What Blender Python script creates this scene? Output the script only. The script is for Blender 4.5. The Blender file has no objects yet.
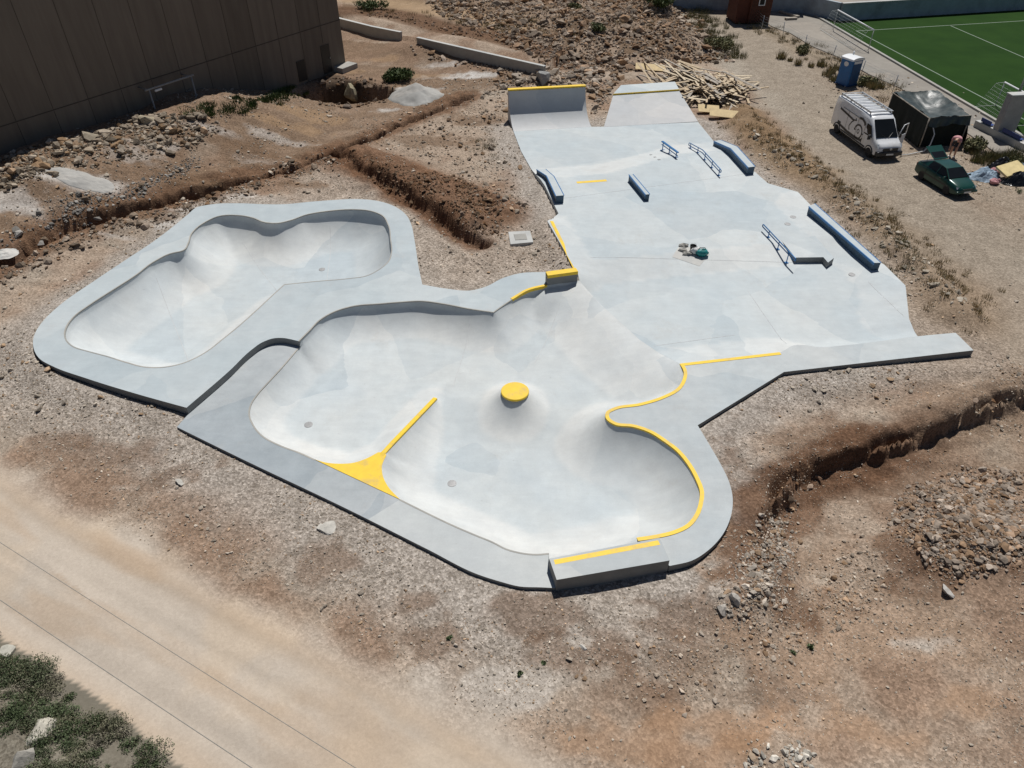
import bpy, bmesh, math, random
import numpy as np
from mathutils import Vector, Matrix
from mathutils.geometry import delaunay_2d_cdt
random.seed(7); RNG = np.random.default_rng(11)
PI = math.pi; R = math.radians
scene = bpy.context.scene
COL = scene.collection

# ------------------------------------------------------------------ camera (drone, 18 m up)
CAM_H, FPX, DEP = 18.0, 730.0, R(39.5)
cam_d = bpy.data.cameras.new('camera'); cam = bpy.data.objects.new('camera', cam_d); COL.objects.link(cam)
cam.location = (0, 0, CAM_H); cam.rotation_euler = (PI/2 - DEP, 0, 0)
cam_d.sensor_fit = 'HORIZONTAL'; cam_d.sensor_width = 36; cam_d.lens = 36*FPX/1024
cam_d.clip_start = 0.1; cam_d.clip_end = 3000
scene.camera = cam
SD, CD = math.sin(DEP), math.cos(DEP)
def at(px, py, z=0.0):
    """survey: site point seen at photo pixel px,py when it lies at height z (metres)"""
    u = (px-512)/FPX; v = (py-384)/FPX
    k = (CAM_H - z)/(SD + v*CD)
    return Vector((u*k, (CD - v*SD)*k, z))
def at2(px, py, z=0.0):
    p = at(px, py, z); return (p.x, p.y)

# ------------------------------------------------------------------ numpy noise
def vnoise(x, y, seed=0):
    xi = np.floor(x).astype(np.int64); yi = np.floor(y).astype(np.int64)
    fx = x-xi; fy = y-yi
    fx = fx*fx*(3-2*fx); fy = fy*fy*(3-2*fy)
    def h(a, b):
        n = (a*374761393 + b*668265263 + seed*982451653) & 0x7fffffff
        n = ((n ^ (n >> 13))*1274126177) & 0x7fffffff
        return ((n ^ (n >> 16)) & 0xffff)/65535.0
    a = h(xi, yi); b = h(xi+1, yi); c = h(xi, yi+1); d = h(xi+1, yi+1)
    return (a*(1-fx)+b*fx)*(1-fy) + (c*(1-fx)+d*fx)*fy
def fbm(x, y, seed=0, oct=4, gain=.5):
    s = 0; a = 1; t = 0
    for o in range(oct):
        s = s + a*vnoise(x*2**o+o*17.3, y*2**o-o*9.1, seed+o); t += a; a *= gain
    return s/t
def sstep(a, b, x):
    t = np.clip((x-a)/(b-a), 0, 1); return t*t*(3-2*t)
def seg_dist(X, Y, pts, closed=False):
    pts = [tuple(p[:2]) for p in pts]
    if closed: pts = pts+[pts[0]]
    best = np.full(X.shape, 1e9)
    for (ax, ay), (bx, by) in zip(pts[:-1], pts[1:]):
        dx, dy = bx-ax, by-ay; L2 = dx*dx+dy*dy+1e-12
        t = np.clip(((X-ax)*dx+(Y-ay)*dy)/L2, 0, 1)
        best = np.minimum(best, (X-ax-t*dx)**2+(Y-ay-t*dy)**2)
    return np.sqrt(best)
def inside(X, Y, poly):
    poly = [tuple(p[:2]) for p in poly]
    r = np.zeros(X.shape, bool); n = len(poly)
    for i in range(n):
        x1, y1 = poly[i]; x2, y2 = poly[(i+1) % n]
        if y1 == y2: continue
        c = ((y1 > Y) != (y2 > Y)) & (X < (x2-x1)*(Y-y1)/(y2-y1)+x1)
        r ^= c
    return r

# ------------------------------------------------------------------ materials
def new_mat(name):
    m = bpy.data.materials.new(name); m.use_nodes = True
    nt = m.node_tree; b = nt.nodes['Principled BSDF']; return m, nt, b
def N(nt, typ, **kw):
    n = nt.nodes.new(typ)
    for k, v in kw.items():
        if k.startswith('_'): setattr(n, k[1:], v)
        else: n.inputs[k.replace('__', ' ')].default_value = v
    return n
def mixc(nt, fac, a, b, mode='MIX'):
    n = nt.nodes.new('ShaderNodeMix'); n.data_type = 'RGBA'; n.blend_type = mode
    for s, v in ((n.inputs[0], fac), (n.inputs[6], a), (n.inputs[7], b)):
        if hasattr(v, 'links') or isinstance(v, bpy.types.NodeSocket): nt.links.new(v, s)
        else: s.default_value = v if not isinstance(v, tuple) or len(v) == 4 else (*v, 1)
    return n.outputs[2]
def ramp(nt, src, p0, p1, c0=(0,0,0,1), c1=(1,1,1,1)):
    n = nt.nodes.new('ShaderNodeValToRGB'); n.color_ramp.elements[0].position = p0; n.color_ramp.elements[1].position = p1
    n.color_ramp.elements[0].color = c0; n.color_ramp.elements[1].color = c1
    nt.links.new(src, n.inputs[0]); return n.outputs[0]
def coords(nt, scale=(1,1,1), rot=(0,0,0)):
    t = nt.nodes.new('ShaderNodeTexCoord'); mp = nt.nodes.new('ShaderNodeMapping')
    mp.inputs['Scale'].default_value = scale; mp.inputs['Rotation'].default_value = rot
    nt.links.new(t.outputs['Object'], mp.inputs[0]); return mp.outputs[0]
def noise(nt, vec, scale, detail=4, rough=.55):
    n = N(nt, 'ShaderNodeTexNoise', Scale=scale, Detail=detail, Roughness=rough); nt.links.new(vec, n.inputs['Vector']); return n.outputs[0]
def voro(nt, vec, scale, feature='F1'):
    n = N(nt, 'ShaderNodeTexVoronoi', Scale=scale, _feature=feature); nt.links.new(vec, n.inputs['Vector']); return n
def bump(nt, b, h, strength, dist):
    n = N(nt, 'ShaderNodeBump', Strength=strength, Distance=dist); nt.links.new(h, n.inputs['Height']); nt.links.new(n.outputs[0], b.inputs['Normal'])
def simple(name, col, rough=.6, metal=0., var=.15, scale=6., bmp=0., spec=.5, coat=0., dirt=None):
    m, nt, b = new_mat(name); v = coords(nt)
    n = noise(nt, v, scale)
    f = ramp(nt, n, .3, .7)
    lo = tuple(c*(1-var) for c in col); hi = tuple(min(1, c*(1+var)) for c in col)
    c = mixc(nt, f, lo, hi)
    if dirt:
        n2 = noise(nt, v, scale*.35, 6, .7); c = mixc(nt, ramp(nt, n2, .5, .75), c, dirt)
    nt.links.new(c, b.inputs['Base Color']); b.inputs['Roughness'].default_value = rough; b.inputs['Metallic'].default_value = metal
    b.inputs['Specular IOR Level'].default_value = spec; b.inputs['Coat Weight'].default_value = coat
    if bmp: bump(nt, b, noise(nt, v, scale*6), bmp, .02)
    return m
def concrete(name, cool, warm, seed=0.0, mott=.5, pour=False, streak=(1,1,1)):
    m, nt, b = new_mat(name)
    v0 = coords(nt); v = N(nt, 'ShaderNodeVectorMath', _operation='ADD'); nt.links.new(v0, v.inputs[0]); v.inputs[1].default_value = (seed*13.1, seed*7.7, seed)
    v = v.outputs[0]
    big = noise(nt, v, .22, 5, .6); c = mixc(nt, ramp(nt, big, .35, .65), cool, warm)
    vs = N(nt, 'ShaderNodeMapping'); vs.inputs['Scale'].default_value = streak; nt.links.new(v, vs.inputs[0])
    trow = noise(nt, vs.outputs[0], 1.3, 8, .68); c = mixc(nt, mott, c, mixc(nt, 1.0, c, ramp(nt, trow, .34, .68, (.84,.845,.85,1), (1.08,1.08,1.075,1)), 'MULTIPLY'))
    fine = noise(nt, v, 22, 4, .7); c = mixc(nt, .35, c, mixc(nt, 1.0, c, ramp(nt, fine, .3, .7, (.86,.86,.86,1), (1.08,1.08,1.08,1)), 'MULTIPLY'))
    st = noise(nt, v, .55, 7, .75); c = mixc(nt, ramp(nt, st, .58, .78, (0,0,0,1), (.5,.5,.5,1)), c, (.44,.42,.395))
    sk = coords(nt, (.5, 3.2, 1), (0, 0, .6)); sn = noise(nt, sk, 1.6, 7, .7); c = mixc(nt, .35, c, mixc(nt, 1.0, c, ramp(nt, sn, .35, .68, (.90,.90,.905,1), (1.06,1.06,1.055,1)), 'MULTIPLY'))
    sp = noise(nt, v, 5.5, 3, .6); c = mixc(nt, ramp(nt, sp, .70, .76, (0,0,0,1), (.35,.35,.35,1)), c, (.33,.33,.33))
    if pour:        # walls were sprayed with a paler, warmer mix than the trowelled floors
        pa = N(nt, 'ShaderNodeAttribute', _attribute_name='pour'); c = mixc(nt, 1.0, c, mixc(nt, pa.outputs['Fac'], (.915,.945,.955), (1.035,1.03,1.015)), 'MULTIPLY')
    wv = N(nt, 'ShaderNodeVectorMath', _operation='ADD'); nz = N(nt, 'ShaderNodeTexNoise', Scale=.5, Detail=3); nt.links.new(v, nz.inputs['Vector']); nt.links.new(v, wv.inputs[0]); nt.links.new(nz.outputs['Color'], wv.inputs[1])
    pc = voro(nt, wv.outputs[0], .23); sp_ = N(nt, 'ShaderNodeSeparateColor'); nt.links.new(pc.outputs['Color'], sp_.inputs[0])
    c = mixc(nt, 1.0, c, ramp(nt, sp_.outputs[0], 0, 1, (.89,.905,.91,1), (1.07,1.045,1.015,1)), 'MULTIPLY')
    nt.links.new(c, b.inputs['Base Color']); b.inputs['Roughness'].default_value = .82; b.inputs['Specular IOR Level'].default_value = .25
    bump(nt, b, fine, .12, .01)
    return m
def attr_mat(name, attr='Col', rough=.95, var=.25, scale=9, bmp=.3, spec=.15):
    m, nt, b = new_mat(name); a = N(nt, 'ShaderNodeAttribute', _attribute_name=attr); v = coords(nt)
    n = noise(nt, v, scale, 5, .65)
    c = mixc(nt, 1.0, a.outputs[0], ramp(nt, n, .3, .7, (1-var,)*3+(1,), (1+var,)*3+(1,)), 'MULTIPLY')
    nt.links.new(c, b.inputs['Base Color']); b.inputs['Roughness'].default_value = rough; b.inputs['Specular IOR Level'].default_value = spec
    if bmp: bump(nt, b, n, bmp, .05)
    return m
def ground_mat():
    m, nt, b = new_mat('earth'); v = coords(nt)
    a = N(nt, 'ShaderNodeAttribute', _attribute_name='Col'); g = N(nt, 'ShaderNodeAttribute', _attribute_name='grav')
    c = a.outputs[0]
    gf = N(nt, 'ShaderNodeMath', _operation='MULTIPLY_ADD', _use_clamp=True); nt.links.new(g.outputs['Fac'], gf.inputs[0]); gf.inputs[1].default_value = 1.4; gf.inputs[2].default_value = .16
    n1 = noise(nt, v, 1.1, 8, .7); c = mixc(nt, gf.outputs[0], c, mixc(nt, 1.0, c, ramp(nt, n1, .30, .72, (.78,.765,.75,1), (1.20,1.20,1.20,1)), 'MULTIPLY'))
    n2 = noise(nt, v, 11, 5, .75); c = mixc(nt, gf.outputs[0], c, mixc(nt, 1.0, c, ramp(nt, n2, .28, .72, (.72,.70,.68,1), (1.26,1.27,1.28,1)), 'MULTIPLY'))
    vo = voro(nt, v, 13); vo2 = voro(nt, v, 27)
    sep = N(nt, 'ShaderNodeSeparateColor'); nt.links.new(vo.outputs['Color'], sep.inputs[0])
    sep2 = N(nt, 'ShaderNodeSeparateColor'); nt.links.new(vo2.outputs['Color'], sep2.inputs[0])
    cs = mixc(nt, 1.0, c, ramp(nt, sep.outputs[0], 0, 1, (.60,.58,.56,1), (1.50,1.52,1.55,1)), 'MULTIPLY')
    cs = mixc(nt, 1.0, cs, ramp(nt, sep2.outputs[1], 0, 1, (.74,.74,.74,1), (1.28,1.28,1.28,1)), 'MULTIPLY')
    c = mixc(nt, g.outputs['Fac'], c, cs)
    nt.links.new(c, b.inputs['Base Color']); b.inputs['Roughness'].default_value = .97; b.inputs['Specular IOR Level'].default_value = .1
    ad = N(nt, 'ShaderNodeMath', _operation='MULTIPLY_ADD'); nt.links.new(vo.outputs['Distance'], ad.inputs[0]); nt.links.new(g.outputs['Fac'], ad.inputs[1]); n2g = N(nt, 'ShaderNodeMath', _operation='MULTIPLY'); nt.links.new(n2, n2g.inputs[0]); nt.links.new(gf.outputs[0], n2g.inputs[1]); nt.links.new(n2g.outputs[0], ad.inputs[2])
    bump(nt, b, ad.outputs[0], .55, .05)
    return m
M = {}
M['formwork'] = concrete('shade_darkened_concrete', (.20,.205,.205), (.27,.27,.26), 11, .9)  # raw side concrete, darkened to put the side faces' shade into its colour
M['deck'] = concrete('cool_concrete', (.445,.505,.535), (.495,.54,.56), 1)
M['deckB'] = concrete('grey_concrete', (.49,.52,.53), (.545,.565,.56), 2)
M['deckL'] = concrete('blue_grey_concrete', (.365,.405,.43), (.43,.46,.48), 13, .7)
M['deckC'] = concrete('pale_blue_grey_concrete', (.455,.505,.53), (.52,.545,.55), 14, .6)
M['bowl'] = concrete('bowl_concrete', (.56,.60,.625), (.605,.62,.62), 3, .55, True)
M['street'] = concrete('street_concrete', (.54,.585,.61), (.585,.605,.61), 4, .5, True)
M['ramp'] = concrete('ramp_concrete', (.54,.555,.57), (.57,.575,.575), 5, .4)
M['slab'] = concrete('old_concrete', (.36,.35,.325), (.45,.43,.39), 6, .8)
M['pad'] = concrete('patch_concrete', (.50,.505,.49), (.545,.54,.52), 7, .7)
M['yellow'] = simple('yellow_paint', (.82,.55,.022), .6, var=.06, scale=5, dirt=(.56,.40,.13))
M['ochre'] = simple('ochre_paint', (.62,.36,.05), .55, var=.08)
M['blue'] = simple('blue_steel_paint', (.025,.15,.36), .4, .2, .1)
M['steel'] = simple('galvanised_steel', (.42,.44,.46), .45, .7, .1)
M['iron'] = simple('cast_iron', (.30,.30,.30), .6, .3, .2, 20)
M['dark'] = simple('dark_rubber', (.018,.018,.02), .8, 0, .2, 20)
M['black'] = simple('black_plastic', (.02,.021,.023), .45, 0, .2, 9)
M['white'] = simple('white_paint', (.74,.75,.76), .4, 0, .04, 3)
M['vanwhite'] = simple('white_bodywork', (.78,.79,.80), .28, 0, .03, 2, coat=.6, dirt=(.58,.57,.54))
M['glass'] = simple('dark_glass', (.010,.012,.014), .2, 0, .1, 2, spec=.2)
M['green'] = simple('green_bodywork', (.004,.05,.038), .3, .1, .08, 2, coat=.25, dirt=(.012,.055,.042))
M['head'] = simple('headlamp_glass', (.55,.58,.6), .12, .3, .1, 9)
M['plate'] = simple('number_plate', (.7,.71,.7), .4, 0, .05, 30)
M['red'] = simple('red_lens', (.35,.015,.012), .25, 0, .1, 9)
M['loo'] = simple('blue_plastic', (.012,.13,.36), .45, 0, .1, 4)
M['loodark'] = simple('navy_plastic', (.006,.055,.16), .5, 0, .1, 4)
M['grass'] = None
M['wood'] = simple('weathered_timber', (.46,.36,.24), .85, 0, .3, 5)
M['woodpale'] = simple('pale_timber', (.55,.46,.33), .85, 0, .25, 5)
M['woodgrey'] = simple('grey_timber', (.36,.32,.27), .9, 0, .3, 5)
M['ply'] = simple('yellow_formwork_board', (.60,.45,.22), .7, 0, .12, 3, dirt=(.42,.32,.16))
M['redwood'] = simple('red_brown_boards', (.10,.028,.014), .8, 0, .2, 2)
M['foam'] = simple('yellow_foam', (.68,.55,.28), .9, 0, .12, 4)
M['bag'] = simple('black_bin_bag', (.012,.012,.014), .3, 0, .2, 10)
M['bluetarp'] = simple('grey_blue_sheet', (.22,.30,.38), .6, 0, .35, 6)
M['pink'] = simple('pink_cloth', (.55,.27,.28), .85, 0, .15, 12)
M['skin'] = simple('skin', (.50,.27,.18), .6, 0, .08, 20)
M['hair'] = simple('dark_hair', (.03,.02,.014), .7, 0, .2, 30)
M['navy'] = simple('navy_cloth', (.025,.03,.045), .9, 0, .2, 14)
M['teal'] = simple('teal_plastic', (.01,.20,.20), .5, 0, .2, 9)
M['sack'] = simple('white_sack', (.66,.66,.64), .8, 0, .12, 9)
M['seatblue'] = simple('blue_seat', (.008,.04,.20), .4, 0, .1, 4)
M['net'] = simple('goal_net', (.55,.57,.56), .8, 0, .05, 4)
M['ground'] = ground_mat()
M['stone'] = attr_mat('stone', var=.22, scale=7, bmp=.4)
M['leaf'] = attr_mat('leaf', rough=.7, var=.2, scale=3, bmp=0, spec=.3)
def tarp_mat():
    m, nt, b = new_mat('dark_tarpaulin'); v = coords(nt)
    n = noise(nt, v, 2.2, 5, .6); c = mixc(nt, ramp(nt, n, .3, .7), (.016,.026,.025), (.055,.075,.072))
    nt.links.new(c, b.inputs['Base Color']); b.inputs['Roughness'].default_value = .42
    bump(nt, b, noise(nt, v, 5, 3), .3, .05); return m
M['tarp'] = tarp_mat()
M['shade'] = simple('black_shade_net', (.008,.012,.010), .95, 0, .3, 8)
def turf_mat():
    m, nt, b = new_mat('artificial_turf'); v = coords(nt)
    n = noise(nt, v, .35, 5, .6); c = mixc(nt, ramp(nt, n, .35, .65), (.012,.040,.0035), (.017,.050,.005))
    n2 = noise(nt, v, 40, 2); c = mixc(nt, .5, c, mixc(nt, 1.0, c, ramp(nt, n2, .3, .7, (.8,.8,.8,1), (1.2,1.2,1.2,1)), 'MULTIPLY'))
    nt.links.new(c, b.inputs['Base Color']); b.inputs['Roughness'].default_value = .9; b.inputs['Specular IOR Level'].default_value = .1; return m
M['turf'] = turf_mat()
def panel_mat():
    m, nt, b = new_mat('building_panels'); v = coords(nt)
    sep = N(nt, 'ShaderNodeSeparateXYZ'); nt.links.new(v, sep.inputs[0])
    fl = N(nt, 'ShaderNodeMath', _operation='DIVIDE'); nt.links.new(sep.outputs[0], fl.inputs[0]); fl.inputs[1].default_value = 2.2
    f2 = N(nt, 'ShaderNodeMath', _operation='FLOOR'); nt.links.new(fl.outputs[0], f2.inputs[0])
    w = N(nt, 'ShaderNodeTexWhiteNoise', _noise_dimensions='1D'); nt.links.new(f2.outputs[0], w.inputs['W'])
    c = mixc(nt, w.outputs['Value'], (.155,.13,.105), (.19,.16,.13))
    vs = coords(nt, (1.2, 1.2, .12)); st = noise(nt, vs, 2.0, 6, .6)
    c = mixc(nt, .7, c, mixc(nt, 1.0, c, ramp(nt, st, .3, .7, (.78,.77,.75,1), (1.15,1.15,1.15,1)), 'MULTIPLY'))
    nt.links.new(c, b.inputs['Base Color']); b.inputs['Roughness'].default_value = .8; b.inputs['Specular IOR Level'].default_value = .2; return m
M['panel'] = panel_mat()
M['jointgrey'] = simple('joint_filler', (.50,.51,.51), .9)
M['joint'] = simple('panel_joint', (.06,.05,.04), .9)
M['door'] = simple('dark_door', (.02,.018,.016), .5)
M['plaster'] = simple('blue_grey_plaster', (.34,.39,.43), .85, 0, .12, 1.2, dirt=(.22,.24,.25))
M['linegrey'] = simple('worn_line_paint', (.20,.25,.19), .8, var=.15)
M['cable'] = simple('cable_sheath', (.24,.235,.21), .6)
M['ledgeshade'] = simple('shade_darkened_blue_paint', (.04,.085,.135), .6, 0, .2, 3)  # blue ledge sides, darkened so the colour carries the flanks' shade
M['shelterpole']=M['woodgrey']
M['pillar'] = simple('pillar_concrete', (.40,.38,.36), .85, 0, .12, 2.5, dirt=(.33,.31,.29))

# ------------------------------------------------------------------ object helpers
def tag(o, label=None, cat=None, group=None, kind=None):
    if label: o['label'] = label
    if cat: o['category'] = cat
    if group: o['group'] = group
    if kind: o['kind'] = kind
    return o
def empty(name, loc=(0,0,0), rz=0, label=None, cat=None, group=None):
    o = bpy.data.objects.new(name, None); COL.objects.link(o); o.location = loc; o.rotation_euler = (0,0,rz); o.empty_display_size = .2
    return tag(o, label, cat, group)
def link_mesh(name, me, mat, parent=None, smooth=False, world=False, keep=False):
    if mat: me.materials.append(mat)
    if smooth is True: me.shade_smooth()
    elif smooth is False and not keep: me.shade_flat()
    o = bpy.data.objects.new(name, me); COL.objects.link(o)
    if parent:
        o.parent = parent
        if world:
            r = parent
            off = Vector(r.location)
            while r.parent: r = r.parent; off += Vector(r.location)
            me.transform(Matrix.Translation(-off))
    return o
def fast_mesh(name, V, F, cols=None, extra=None):
    V = np.asarray(V, np.float32); F = np.asarray(F, np.int32)
    me = bpy.data.meshes.new(name); nv = len(V); nf, k = F.shape
    me.vertices.add(nv); me.vertices.foreach_set('co', V.ravel())
    me.loops.add(nf*k); me.loops.foreach_set('vertex_index', F.ravel())
    me.polygons.add(nf); me.polygons.foreach_set('loop_start', np.arange(nf, dtype=np.int32)*k)
    try: me.polygons.foreach_set('loop_total', np.full(nf, k, np.int32))
    except Exception: pass
    me.update(calc_edges=True)
    if cols is not None:
        a = me.attributes.new('Col', 'FLOAT_COLOR', 'POINT'); c = np.ones((nv, 4), np.float32); c[:, :3] = cols; a.data.foreach_set('color', c.ravel())
    for nm, vals in (extra or {}).items():
        a = me.attributes.new(nm, 'FLOAT', 'POINT'); a.data.foreach_set('value', np.asarray(vals, np.float32))
    return me
class MB:
    def __init__(s): s.v = []; s.f = []
    def add(s, vs, fs):
        n = len(s.v); s.v += [tuple(v) for v in vs]; s.f += [tuple(i+n for i in f) for f in fs]; return s
    def box(s, c, d, rz=0, m=None):
        x, y, z = d[0]/2, d[1]/2, d[2]/2
        vs = [Vector((a*x, b*y, e*z)) for e in (-1, 1) for a, b in ((-1,-1),(1,-1),(1,1),(-1,1))]
        mt = Matrix.Translation(Vector(c)) @ (m or Matrix.Rotation(rz, 4, 'Z'))
        return s.add([mt @ v for v in vs], [(0,3,2,1),(4,5,6,7),(0,1,5,4),(1,2,6,5),(2,3,7,6),(3,0,4,7)])
    def beam(s, a, b, w, h):
        a = Vector(a); b = Vector(b); d = (b-a); L = d.length; d.normalize()
        up = Vector((0,0,1)) if abs(d.z) < .95 else Vector((0,1,0))
        sd = d.cross(up).normalized(); u2 = sd.cross(d)
        mt = Matrix(((d.x, sd.x, u2.x, 0), (d.y, sd.y, u2.y, 0), (d.z, sd.z, u2.z, 0), (0,0,0,1)))
        return s.box((a+b)/2, (L, w, h), m=mt)
    def tube(s, pts, r, n=8, cap=True):
        pts = [Vector(p) for p in pts]; rings = []
        rr = r if isinstance(r, (list, tuple)) else [r]*len(pts)
        for i, p in enumerate(pts):
            d = (pts[min(i+1, len(pts)-1)]-pts[max(i-1, 0)]).normalized()
            up = Vector((0,0,1)) if abs(d.z) < .9 else Vector((1,0,0))
            a = d.cross(up).normalized(); b = a.cross(d)
            rings.append([p + a*rr[i]*math.cos(2*PI*k/n) + b*rr[i]*math.sin(2*PI*k/n) for k in range(n)])
        vs = [v for r_ in rings for v in r_]; fs = []
        for i in range(len(pts)-1):
            for k in range(n):
                fs.append((i*n+k, i*n+(k+1) % n, (i+1)*n+(k+1) % n, (i+1)*n+k))
        if cap: fs += [tuple(range(n))[::-1], tuple((len(pts)-1)*n+k for k in range(n))]
        return s.add(vs, fs)
    def prism(s, poly, z0, z1):
        n = len(poly)
        zz0 = z0 if isinstance(z0, (list, tuple)) else [z0]*n; zz1 = z1 if isinstance(z1, (list, tuple)) else [z1]*n
        vs = [(p[0], p[1], zz0[i]) for i, p in enumerate(poly)] + [(p[0], p[1], zz1[i]) for i, p in enumerate(poly)]
        return s.add(vs, [tuple(range(n))[::-1], tuple(range(n, 2*n))] + [(i, (i+1) % n, n+(i+1) % n, n+i) for i in range(n)])
    def lathe(s, prof, c=(0,0,0), n=24):
        vs = [(c[0]+r*math.cos(2*PI*k/n), c[1]+r*math.sin(2*PI*k/n), c[2]+z) for r, z in prof for k in range(n)]
        fs = [(i*n+k, i*n+(k+1) % n, (i+1)*n+(k+1) % n, (i+1)*n+k) for i in range(len(prof)-1) for k in range(n)]
        fs += [tuple(range(n))[::-1], tuple((len(prof)-1)*n+k for k in range(n))]
        return s.add(vs, fs)
    def build(s, name, mat, parent=None, smooth=False, bevel=0, world=False, seg=2, angle=None):
        me = bpy.data.meshes.new(name); me.from_pydata(s.v, [], s.f)
        bm = bmesh.new(); bm.from_mesh(me); bmesh.ops.recalc_face_normals(bm, faces=bm.faces)
        if bevel:
            es = [e for e in bm.edges if len(e.link_faces) == 2 and e.calc_face_angle(0) > .5]
            bmesh.ops.bevel(bm, geom=es, offset=bevel, segments=seg, affect='EDGES', profile=.5, clamp_overlap=True)
        bm.to_mesh(me); bm.free(); me.update()
        o = link_mesh(name, me, mat, parent, False, world)
        if angle:
            me.shade_smooth()
            bm = bmesh.new(); bm.from_mesh(me)
            for e in bm.edges: e.smooth = not (len(e.link_faces) == 2 and e.calc_face_angle(0) > angle)
            bm.to_mesh(me); bm.free()
        elif smooth: me.shade_smooth()
        return o
def children(o): return [c for c in bpy.data.objects if c.parent == o]
def copy_tree(o, parent=None):
    c = o.copy(); COL.objects.link(c)
    if parent: c.parent = parent
    for ch in children(o): copy_tree(ch, c)
    return c

def curve(pts, step=.12, closed=False):
    """smooth plan curve through pts; a point with a third value 1 is a sharp corner"""
    P = [(p[0], p[1], (p[2] if len(p) > 2 else 0)) for p in pts]
    if closed:
        k = next((i for i, p in enumerate(P) if p[2]), None)
        if k is None: loop = P + [P[0]]; wrap = True
        else: P = P[k:]+P[:k]; loop = P+[P[0]]; wrap = False
    else: loop = P; wrap = False
    out = []
    n = len(loop)
    for i in range(n-1):
        p1, p2 = loop[i], loop[i+1]
        d = math.hypot(p2[0]-p1[0], p2[1]-p1[1])
        def tang(j):
            if loop[j][2]: return None
            a = loop[j-1] if j > 0 else (loop[-2] if wrap else None)
            b = loop[j+1] if j < n-1 else (loop[1] if wrap else None)
            if a is None or b is None: return None
            da = math.hypot(loop[j][0]-a[0], loop[j][1]-a[1]); db = math.hypot(b[0]-loop[j][0], b[1]-loop[j][1])
            ta = ((loop[j][0]-a[0])/max(da, 1e-6), (loop[j][1]-a[1])/max(da, 1e-6)); tb = ((b[0]-loop[j][0])/max(db, 1e-6), (b[1]-loop[j][1])/max(db, 1e-6))
            w = db/(da+db); t = (ta[0]*w+tb[0]*(1-w), ta[1]*w+tb[1]*(1-w)); l = math.hypot(*t) or 1
            return (t[0]/l, t[1]/l)
        ch = ((p2[0]-p1[0])/max(d, 1e-6), (p2[1]-p1[1])/max(d, 1e-6))
        t1 = tang(i) or ch; t2 = tang(i+1) or ch
        m = max(1, int(round(d/step)))
        for k in range(m):
            t = k/m; h00 = 2*t**3-3*t*t+1; h10 = t**3-2*t*t+t; h01 = -2*t**3+3*t*t; h11 = t**3-t*t
            out.append((h00*p1[0]+h10*d*t1[0]+h01*p2[0]+h11*d*t2[0], h00*p1[1]+h10*d*t1[1]+h01*p2[1]+h11*d*t2[1]))
    if not closed: out.append((loop[-1][0], loop[-1][1]))
    return out
def img_curve(pts, z, step=.12, closed=False):
    q = []
    for p in pts:
        a = at2(p[0], p[1], z); q.append((a[0], a[1], p[2] if len(p) > 2 else 0))
    return curve(q, step, closed)

def cdt(loops, points):
    """triangulate plan loops (first = outer, others = holes) with extra inner points -> V2, F"""
    vs = []; es = []
    for lp in loops:
        n = len(vs); k = len(lp); vs += [Vector((p[0], p[1])) for p in lp]; es += [(n+i, n+(i+1) % k) for i in range(k)]
    vs += [Vector((p[0], p[1])) for p in points]
    V, E, F, *_ = delaunay_2d_cdt(vs, es, [], 0, 1e-5)
    V = np.array([(v.x, v.y) for v in V]); F = np.array([f for f in F if len(f) == 3])
    c = V[F].mean(axis=1); ok = inside(c[:, 0], c[:, 1], loops[0])
    for h in loops[1:]: ok &= ~inside(c[:, 0], c[:, 1], h)
    F = F[ok]
    a = V[F]; cr = (a[:,1,0]-a[:,0,0])*(a[:,2,1]-a[:,0,1])-(a[:,1,1]-a[:,0,1])*(a[:,2,0]-a[:,0,0])
    F[cr < 0] = F[cr < 0][:, ::-1]
    return V, F
def deck_mesh(name, outer, holes, zt, zb, mat, parent, lip=.03):
    """flat slab with a slightly eased edge and skirts down its outer and inner sides"""
    V, F = cdt([outer]+holes, [])
    vs = [(x, y, zt) for x, y in V]; fs = [tuple(f) for f in F]
    for lp in [outer]+holes:
        n = len(vs); k = len(lp)
        vs += [(p[0], p[1], zt) for p in lp] + [(p[0], p[1], zb) for p in lp]
        for i in range(k):
            j = (i+1) % k; fs.append((n+i, n+j, n+k+j, n+k+i))
    me = bpy.data.meshes.new(name); me.from_pydata(vs, [], fs)
    bm = bmesh.new(); bm.from_mesh(me); bmesh.ops.remove_doubles(bm, verts=bm.verts, dist=1e-4)
    bmesh.ops.recalc_face_normals(bm, faces=bm.faces)
    up = sum(f.normal.z*f.calc_area() for f in bm.faces if abs(f.normal.z) > .5)
    if up < 0: bmesh.ops.reverse_faces(bm, faces=bm.faces)
    bm.normal_update()
    for f in bm.faces: f.material_index = 1 if abs(f.normal.z) < .5 else 0  # skirts get the concrete that has shade in its colour
    bm.to_mesh(me); bm.free()
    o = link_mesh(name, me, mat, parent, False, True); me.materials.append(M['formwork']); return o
def ribbon(path, prof, closed=False, side=1):
    """sweep profile [(offset to the left*side, z)] along path [(x,y,z)] -> MB"""
    mb = MB(); n = len(path); k = len(prof); vs = []
    for i in range(n):
        a = path[i-1] if i > 0 else (path[-1] if closed else path[0]); b = path[(i+1) % n] if (i < n-1 or closed) else path[-1]
        dx, dy = b[0]-a[0], b[1]-a[1]; l = math.hypot(dx, dy) or 1; nx, ny = -dy/l*side, dx/l*side
        for o, z in prof: vs.append((path[i][0]+nx*o, path[i][1]+ny*o, path[i][2]+z))
    fs = []
    for i in range(n if closed else n-1):
        j = (i+1) % n
        for q in range(k): fs.append((i*k+q, i*k+(q+1) % k, j*k+(q+1) % k, j*k+q))
    if not closed: fs += [tuple(range(k))[::-1], tuple((n-1)*k+q for q in range(k))]
    return mb.add(vs, fs)
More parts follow.
